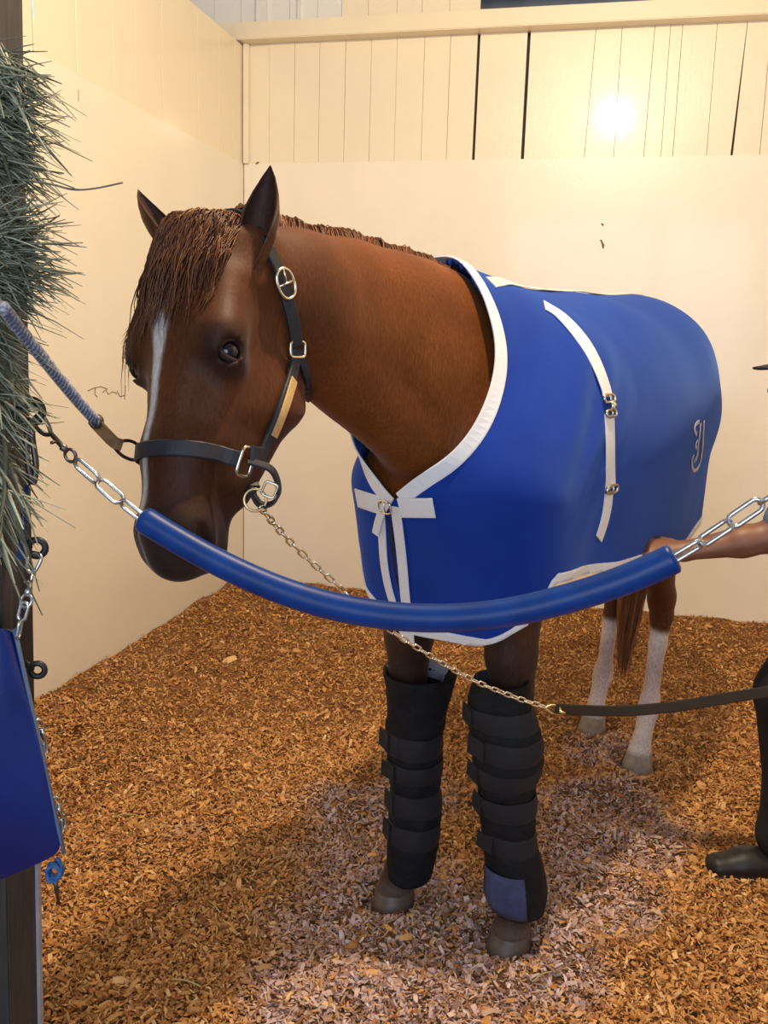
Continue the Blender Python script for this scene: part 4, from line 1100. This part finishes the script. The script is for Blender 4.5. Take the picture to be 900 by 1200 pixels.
md = o.modifiers.new('edge', 'BEVEL'); md.width = .002
V2 = [at(xt + (xb - xt) * t, yt + (yb - yt) * t, dline(30) - .052) for t in np.linspace(0, 1, 12) for (xt, yt, xb, yb) in [Lx[-1]]]
gp('edge_binding', tube_mesh('edge_binding', V2, .0045, 8, flat=(1, .7)), simple('grey_blue_binding', (.10, .14, .24), .5, .1, 40, .2, .001))
bolt_snap(at(29, 712, dline(30) - .05), at(43, 648, dline(43) - .015), .0042, gp)
lay_chain([at(30, 706, dline(30) - .05), at(25, 725, dline(30) - .052), at(21, 748, dline(30) - .054)], .034, .018, .0028, M['steel'], adder(guard, gb), .4)
lay_chain([at(42, 845, dline(40) - .046), at(52, 862, dline(40) - .03), at(54, 880, dline(40) - .03), at(50, 900, dline(40) - .036)], .030, .017, .0026, M['steel'], adder(guard, gb), .4)
lay_chain([at(62, 935, dline(40) - .046), at(73, 952, dline(40) - .03), at(75, 970, dline(40) - .03), at(68, 988, dline(40) - .040)], .030, .018, .0028, M['steel'], adder(guard, gb), .8)
kb = at(64, 1022, dline(60) - .03); knot = empty('corner_tie', 'blue twine knot with a dark hook dangling under the folded stall guard', 'tie', tuple(kb)); kp = hp_(knot, kb)
pts = [kb + np.array([.011 * math.sin(2.3 * t), .008 * math.cos(3.1 * t), .013 * math.cos(2.3 * t) - .0009 * t + .006]) for t in np.linspace(0, 9, 46)]
kp('twine', tube_mesh('twine', pts, .0035, 7), simple('blue_twine', (.03, .12, .36), .7, .2, 200, .4, .001))
kp('hook', tube_mesh('hook', [kb + np.array([0, 0, -.006]), kb + np.array([.001, .002, -.03]), kb + np.array([.004, .004, -.062])], [.005, .004, .0015], 8), M['dark_steel'])
sb = at(27, 600, dline(27) - .004); strp = [at(32, 568, dline(32) - .012), at(29, 600, dline(29) - .012), at(27, 630, dline(27) - .012), at(25, 655, dline(25) - .012)]
o = link('hanging_webbing', mesh('hanging_webbing', *strip(catmull(strp, 4), [(0, -1, 0)] * 13, [.006 + .0008 * i for i in range(13)], .003), False), simple('navy_webbing', (.006, .035, .15), .6, .2, 90, .3, .001))
tag(o, 'short navy webbing tail hanging down the left post between two rings', 'strap')
# ------------------------------------------------------------------ cross tie: braided grey bungee to the halter ring
cb = at(60, 430, 1.42); tie = empty('cross_tie', 'grey braided cross tie cord running from the hay to the side of the halter', 'cross tie', tuple(cb)); ct = hp_(tie, cb)
rc = (np.array(nbR) + far_c) / 2; e_ = at(113, 494, 1.50); s_ = at(2, 358, 1.30)
cord = catmull([s_, at(28, 392, 1.36), at(60, 432, 1.42), at(88, 466, 1.465), e_], 10)
m_cord, nt, b = nodes('grey_braid'); pin(b, rough=.75)
n = noise(nt, 220, 2, .5); nt.links.new(ramp(nt, n.outputs[0], [(.35, (.20, .20, .24)), (.65, (.52, .52, .56))]).outputs[0], b.inputs['Base Color']); bump(nt, b, n.outputs[0], .6, .002)
ct('cord', tube_mesh('cord', cord, .0095, 12, flat=(1.15, .8)), m_cord)
mk_ = []                                             # darker tracer stitched across the braid
cumd = [cord[i] for i in range(2, len(cord) - 2)]
for i in range(2, len(cord) - 1):
    c = cord[i]; T_ = unit(cord[min(i + 1, len(cord) - 1)] - cord[i - 1]); v_n = unit(CAM - c); v_n = unit(v_n - T_ * (v_n @ T_)); s = np.cross(T_, v_n)
    mk_.append(tube([c + v_n * .0072 - s * .007 - T_ * .004, c + v_n * .0105, c + v_n * .0072 + s * .007 + T_ * .004], .0013, 5))
ct('tracer', mesh('tracer', *join(mk_)), simple('dark_blue_tracer', (.07, .08, .16), .7))
kn = [e_ + np.array([.007 * math.sin(3 * t), .008 * math.cos(2 * t), .008 * math.cos(3 * t)]) for t in np.linspace(0, 6.2, 30)]
ct('whipping', tube_mesh('whipping', kn, .0042, 8), M['dark_steel'])
L1 = [at(113, 496, 1.50), at(123, 507, 1.515), at(134, 518, 1.53), at(141, 521, 1.54)]
ct('leather_tab', mesh('leather_tab', *strip(catmull(L1, 4), [vw] * 13, .020, .006), False), simple('tan_leather_tab', (.22, .12, .055), .55, .3, 60, .3, .001))
hk = catmull([at(134, 522, 1.53), at(143, 517, 1.54), at(154, 517, 1.56), at(164, 524, 1.575), at(165, 533, 1.575), at(157, 539, 1.565), at(145, 535, 1.55), at(137, 528, 1.535)], 4, True)
ct('snap', tube_mesh('snap', hk, .0030, 8, closed=True), M['dark_steel'])
# ------------------------------------------------------------------ lead: chain shank and leather strap
lb = at(650, 830, 1.86); lead = empty('lead', 'lead shank with a brass chain and a dark leather strap held by the person', 'lead', tuple(lb)); ldp = hp_(lead, lb)
c0 = at(305, 594, d0 + .0)
lc = catmull([c0, at(340, 635, 1.60), at(400, 690, 1.66), at(450, 733, 1.72), at(500, 766, 1.77), at(550, 795, 1.82), at(600, 816, 1.87), at(640, 829, 1.90)], 8)
lay_chain(lc, .0235, .0135, .0021, M['nickel'], adder(lead, lb), .4, math.pi / 2, .2)
ldp('snap', mesh('snap', *join([tube(catmull([at(640, 829, 1.90), at(648, 826, 1.905), at(655, 829, 1.91), at(656, 834, 1.91), at(648, 836, 1.905), at(641, 832, 1.90)], 4, True), .0026, 8, closed=True), tube([at(655, 833, 1.905), at(662, 836, 1.905)], .003, 8)])), M['brass'])
hand_c = at(935, 806, 2.28)
ls = catmull([at(650, 830, 1.905), at(680, 832, 1.95), at(730, 833, 2.02), at(790, 828, 2.10), at(845, 819, 2.18), at(890, 812, 2.24), hand_c, hand_c + np.array([.06, .03, -.05]), hand_c + np.array([.09, .04, -.3])], 6)
ldp('strap', mesh('strap', *strip(ls, [(-.25, -1, .25)] * len(ls), [.022 + .006 * min(1, i / 24) for i in range(len(ls))], .004), False), M['leather'])
# ------------------------------------------------------------------ hay
m_hay = hair_mat('dry_green_hay', (.06, .065, .035), (.46, .47, .34))
def hay(name, clusters, label, cat='hay'):
    V, F, tone = [], [], []
    for (x, y, sx, sy, n, dirs, Lr, dd) in clusters:
        for i in range(n):
            px, py = random.gauss(x, sx), random.gauss(y, sy); c = at(px, py, dline(10) + dd + random.uniform(-.09, -.01)); L_ = random.uniform(*Lr)
            a = random.gauss(dirs[0], dirs[1]); d = np.array([math.cos(a), random.uniform(-.5, .5), math.sin(a)]); k = np.array([random.uniform(-.2, .2), random.uniform(-.2, .2), random.uniform(-.35, .1)])
            P = [c + d * L_ * t + k * L_ * t * t for t in (0, .33, .66, 1)]
            w = random.uniform(.0010, .0028); v, f = tube(P, [w, w, w * .9, w * .4], 4, caps=False, flat=(1.5, .6)); o = len(V); V += v; F += [tuple(q + o for q in ff) for ff in f]; tone += [min(1, max(0, random.gauss(.45, .28)))] * len(v)
    me = mesh(name, np.array(V), np.array(F)); a = me.attributes.new('tone', 'FLOAT', 'POINT'); a.data.foreach_set('value', np.array(tone, np.float32))
    o = link(name, me, m_hay); o['kind'] = 'stuff'; return tag(o, label, cat)
D = math.radians
hay('hay', [(-45, 70, 26, 16, 260, (D(-40), .35), (.05, .11), 0), (-45, 125, 22, 28, 520, (D(-20), .5), (.05, .12), 0), (-40, 170, 22, 18, 330, (D(-10), .5), (.05, .11), 0)],
    'dusty green hay sticking out in front of the left post, topmost bundle')
hay('hay', [(-36, 275, 22, 18, 420, (D(-10), .55), (.05, .11), 0), (-32, 312, 22, 20, 520, (D(0), .55), (.04, .11), 0)],
    'dusty green hay tuft directly above the end of the grey cross tie')
hay('hay', [(-30, 400, 16, 35, 240, (D(-60), .5), (.05, .10), 0), (-30, 470, 14, 30, 200, (D(-50), .6), (.05, .11), 0), (-28, 540, 12, 40, 130, (D(-75), .4), (.08, .14), 0), (4, 520, 4, 20, 9, (D(-80), .08), (.10, .17), 0)],
    'thinner hay hanging down the left post beside the chain snap')
tw = catmull([at(20, 210, 1.33), at(60, 216, 1.33), at(85, 222, 1.34), at(110, 221, 1.34), at(144, 214, 1.35)], 5)
o = link('hay_stalk', mesh('hay_stalk', *join([tube(tw, [.0016] * 12 + [.0013] * 9, 6), tube(catmull([at(35, 208, 1.33), at(60, 211, 1.335), at(88, 221, 1.34)], 4), .0010, 5)])), simple('grey_green_stalk', (.12, .12, .09), .7, .3, 80))
tag(o, 'single long forked hay stalk poking out to the right of the upper hay', 'hay stalk')
# hay blades scattered on the bedding
# ------------------------------------------------------------------ the groom, mostly outside the right edge
m_skin = simple('brown_skin', (.20, .085, .045), .5, .12, 30, .1, .001)
m_shirt = simple('grey_blue_shirt', (.12, .19, .24), .85, .15, 12, .4, .006)
m_trs = simple('black_trousers', (.008, .008, .010), .8, .3, 14, .5, .006)
m_shoe = simple('black_work_boot', (.009, .008, .008), .5, .4, 30, .4, .003)
m_cap = simple('black_cap', (.006, .006, .007), .8, .2, 30, .2, .002)
pb = Vector((1.14, 2.50, 0)); person = empty('person', 'person in black trousers and boots at the right edge, reaching an arm towards the blanket', 'person', tuple(pb)); pr = hp_(person, pb)
def field_obj(name, lo, hi, h, build, mat, it=3):
    f = Field(lo, hi, h); build(f); V, Q = f.nets(it); return pr(name, mesh(name, V, Q), mat)
sh_l, el_l, wr_l = np.array([1.14, 2.33, 1.26]), at(908, 628, 2.36), at(800, 646, 2.40)
sh_r, el_r, wr_r = np.array([1.25, 2.66, 1.26]), np.array([1.27, 2.50, .98]), hand_c + np.array([.10, .05, .02])
neckp, headp = np.array([1.20, 2.49, 1.27]), np.array([1.132, 2.475, 1.398])
A_ = lambda *v: np.array(v, float)
def hand(f, wr, dr, up, curl, s=1.0, thumb=1):
    """palm, four unequal bent fingers and a thumb leaving the side of the palm"""
    dr = unit(dr); up = unit(up - dr * (up @ dr)); sd = np.cross(dr, up)          # up = back of the hand
    pm = wr + dr * .085 * s; f.cap(wr, wr + dr * .03, .024 * s, (.028 * s, .018 * s), sd, .02); f.cap(wr + dr * .03, pm, (.032 * s, .015 * s), (.040 * s, .013 * s), sd, .015, pad=.04)
    for k, (o_, L_) in enumerate(((-.030, .070), (-.010, .080), (.010, .076), (.029, .060))):
        p = pm + sd * o_ * s; d = unit(dr + sd * o_ * 1.5); r = .0088 * s; c = curl
        for j, fr in enumerate((.45, .32, .23)):
            d2 = unit(d * math.cos(c) - up * math.sin(c)); q = p + d2 * L_ * fr * s; f.cap(p, q, r, r * .9, sd, .004, pad=.03); p, d, r = q, d2, r * .9; c = curl * 1.1
            upn = up
    b0 = wr + dr * .03 * s + sd * thumb * .026 * s; d = unit(dr * .7 + sd * thumb * .75 - up * .3)
    f.cap(b0, b0 + d * .035 * s, .014 * s, .011 * s, sd, .012, pad=.03); e = b0 + d * .035 * s; f.cap(e, e + unit(d + dr * .6 - up * .3) * .032 * s, .0105 * s, .008 * s, sd, .004, pad=.03)
def skin(f):
    f.cap(headp + A_(.0, 0, .02), headp + A_(.02, 0, .045), (.072, .092), (.074, .088), (0, 1, 0), .03)
    f.cap(headp + A_(-.045, 0, .0), headp + A_(-.052, 0, -.075), (.055, .045), (.038, .030), (0, 1, 0), .04)
    f.cap(headp + A_(-.095, 0, .005), headp + A_(-.112, 0, -.028), .010, .014, (0, 1, 0), .015)
    f.cap(headp + A_(-.085, -.012, -.060), headp + A_(-.085, .012, -.060), .012, .012, (0, 0, 1), .012)
    for s in (1, -1):
        f.cap(headp + A_(-.088, s * .030, .018), headp + A_(-.090, s * .032, .018), .010, .010, (0, 1, 0), .006, True)
        f.cap(headp + A_(.01, s * .078, .02), headp + A_(.018, s * .080, -.015), (.007, .018), (.006, .011), (0, 1, 0), .008)
    f.cap(headp + A_(.01, 0, -.05), neckp, .050, .058, (0, 1, 0), .03)
    f.cap(el_l + (sh_l - el_l) * .5, el_l, .045, .040, LY, .03); f.cap(el_l, el_l + (wr_l - el_l) * .35, .043, .041, LY, .02); f.cap(el_l + (wr_l - el_l) * .35, wr_l, (.041, .039), (.028, .022), LY, .02)
    hand(f, wr_l, A_(-1, .12, .10), A_(.1, -.5, 1), .45, 1.0, 1)
    f.cap(el_r + (sh_r - el_r) * .5, el_r, .045, .040, LY, .03); f.cap(el_r, wr_r, .042, .027, LY, .02)
    hand(f, wr_r, hand_c - wr_r + A_(-.04, 0, 0), A_(0, -.3, 1), .95, 1.0, 1)
field_obj('body', (.60, 2.1, .45), (1.62, 2.95, 1.66), .0045, skin, m_skin)
for s in (1, -1):
    bm = bmesh.new(); bmesh.ops.create_uvsphere(bm, u_segments=12, v_segments=8, radius=.011); o = pr('eye', finish(bm, 'eye', True, M['eye']), None); o.matrix_basis = Matrix.Translation(Vector(headp + A_(-.080, s * .031, .018)))
def shirt(f):
    f.cap(A_(1.245, 2.50, .86), A_(1.255, 2.50, 1.05), (.125, .115), (.135, .115), (0, 1, 0), .05); f.cap(A_(1.255, 2.50, 1.05), A_(1.250, 2.50, 1.24), (.135, .115), (.125, .10), (0, 1, 0), .05)
    f.cap(sh_l, A_(1.235, 2.50, 1.31), .062, .07, LY, .04); f.cap(sh_r, A_(1.235, 2.50, 1.31), .062, .07, LY, .04)
    for a, b in ((sh_l, el_l), (sh_r, el_r)): f.cap(a, a + (b - a) * .84, .060, .054, LY, .03)
field_obj('shirt', (.85, 2.1, .65), (1.8, 2.95, 1.5), .009, shirt, m_shirt)
kn_l, an_l = A_(1.120, 2.42, .50), A_(1.175, 2.44, .12); kn_r, an_r = A_(.20 + 1.320, 2.66, .50), A_(1.52, 2.70, .12)
def trs(f):
    f.cap(A_(1.255, 2.50, .92), A_(1.255, 2.50, .84), (.125, .105), (.135, .115), (0, 1, 0), .04)
    for hy_, k, a in ((2.42, kn_l, an_l), (2.59, kn_r, an_r)):
        f.cap(A_(1.22, hy_, .84), k + A_(0, 0, .05), .095, .080, LY, .04); f.cap(k + A_(0, 0, .05), a + A_(0, 0, .12), .085, .075, LY, .03); f.cap(a + A_(0, 0, .12), a + A_(-.01, 0, .0), .075, .080, LY, .03)
field_obj('trousers', (.85, 2.1, .02), (1.85, 2.95, 1.08), .008, trs, m_trs)
for a, d in ((an_l, A_(-1, -.06, 0)), (an_r, A_(-1, .15, 0))):
    def shoe(f, a=a, d=unit(d)):
        g0 = a * A_(1, 1, 0)
        f.cap(g0 + A_(.02, 0, .20), g0 + A_(.02, 0, .05), .050, .045, (0, 1, 0), .03); f.cap(g0 + A_(.04, 0, .036), g0 + d * .12 + A_(0, 0, .036), (.040, .038), (.044, .038), (0, 1, 0), .03)
        f.cap(g0 + d * .10 + A_(0, 0, .036), g0 + d * .20 + A_(0, 0, .028), (.046, .038), (.042, .030), (0, 1, 0), .03)
        f.cap(g0 + A_(.04, 0, .004), g0 + d * .20 + A_(0, 0, .004), (.046, .014), (.048, .014), (0, 1, 0), .006)
    g0 = a * A_(1, 1, 0); field_obj('boot', tuple(g0 - A_(.30, .2, .03)), tuple(g0 + A_(.2, .2, .32)), .006, shoe, m_shoe)
def cap_(f):
    f.cap(headp + A_(.005, 0, .055), headp + A_(.012, 0, .075), (.088, .098), (.080, .090), (0, 1, 0), .02)
    f.cap(headp + A_(.0, 0, -.065), headp + A_(.0, 0, -.03), (.14, .14), (.14, .14), (0, 1, 0), .008, True)
    f.cap(headp + A_(-.06, 0, .046), headp + A_(-.155, 0, .028), (.070, .006), (.050, .005), (0, 1, 0), .01)
cp = Field(tuple(headp - A_(.3, .25, .2)), tuple(headp + A_(.25, .25, .3)), .005); cap_(cp)
V, Q = cp.nets(3); pr('cap', mesh('cap', V, Q), m_cap)
# ------------------------------------------------------------------ marks on the plaster-smooth plywood and a few straws on the bedding
m_mark = simple('brown_scuff', (.20, .12, .06), .9, .4, 60, 0)
def on_left(x, y):
    d = ray(x, y); n = np.array([CY, -SY]); return CAM + d * (U0 + .0012) / (d[:2] @ n)
def on_back(x, y):
    d = ray(x, y); n = np.array([SY, CY]); return CAM + d * (VB - .0012) / (d[:2] @ n)
sc = [[(103, 458), (110, 455), (118, 453), (126, 456)], [(112, 454), (111, 462), (114, 465)], [(120, 460), (124, 457), (127, 462), (132, 459), (137, 461)], [(137, 458), (141, 465), (146, 463)], [(147, 452), (146, 468)]]
mk = join([tube([on_left(*p) for p in l], .0016, 4) for l in sc]); o = link('pencil_mark', mesh('pencil_mark', *mk), m_mark, wall_left); o.matrix_parent_inverse = parent_mat(wall_left).inverted()
sc = [[(704, 281), (706, 285), (707, 291)], [(705, 284), (708, 288)], [(705, 262), (707, 264)], [(300, 192), (303, 190)]]
mk = join([tube([on_back(*p) for p in l], .0042, 5) for l in sc]); o = link('nick', mesh('nick', *mk), m_mark, wall_back); o.matrix_parent_inverse = parent_mat(wall_back).inverted()
sc = [[(92, 105), (92, 119)], [(60, 250), (95, 262)]]
mk = join([tube([on_left(*p) for p in l], .0010, 4) for l in sc[:1]]); o = link('nick', mesh('nick', *mk), m_mark, wall_left); o.matrix_parent_inverse = parent_mat(wall_left).inverted()
m_seam = simple('seam_brown', (.30, .22, .14), .9)  # thin brown line down the back corner
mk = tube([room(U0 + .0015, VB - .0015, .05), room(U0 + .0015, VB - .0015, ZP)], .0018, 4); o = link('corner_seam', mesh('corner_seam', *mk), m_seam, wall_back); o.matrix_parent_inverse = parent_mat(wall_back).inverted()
me0 = None
sp_ = ['lying furthest left of the two below the left boot', 'lying just right of the left boot hoof', 'left of the forelegs, halfway to the post', 'alone on the shavings near the bottom left', 'lying between the two black boots', 'lying right of and below the nearer hoof', 'close to the post beside the blue panel', 'behind and left of the left black boot', 'lying at the bottom right of the forelegs', 'lowest in the picture, near the bottom left edge']
for k, (x, y, a, L_) in enumerate(((372, 1108, 1.2, .10), (484, 1085, 1.5, .09), (330, 1010, .4, .07), (250, 1060, 2.2, .08), (560, 1010, .9, .07), (700, 1090, 2.6, .08), (150, 960, .3, .09), (420, 930, 1.9, .07), (640, 1150, .6, .09), (215, 1150, 2.8, .09))):
    c = atz(x, y, .012); c[2] = ground(np.array([c[0]]), np.array([c[1]]))[0] + .012
    if me0 is None: me0 = mesh('straw', *tube([(-.5, 0, 0), (-.15, .02, .12), (.2, .01, .1), (.5, -.03, 0)], .018, 5)); me0.materials.append(simple('pale_straw', (.50, .40, .16), .6))
    o = link('straw', me0); o.location = Vector(c); o.rotation_euler = (0, .12, a); o.scale = (L_, L_, L_)
    tag(o, 'thin pale straw ' + sp_[k], 'straw', 'straws on the bedding')
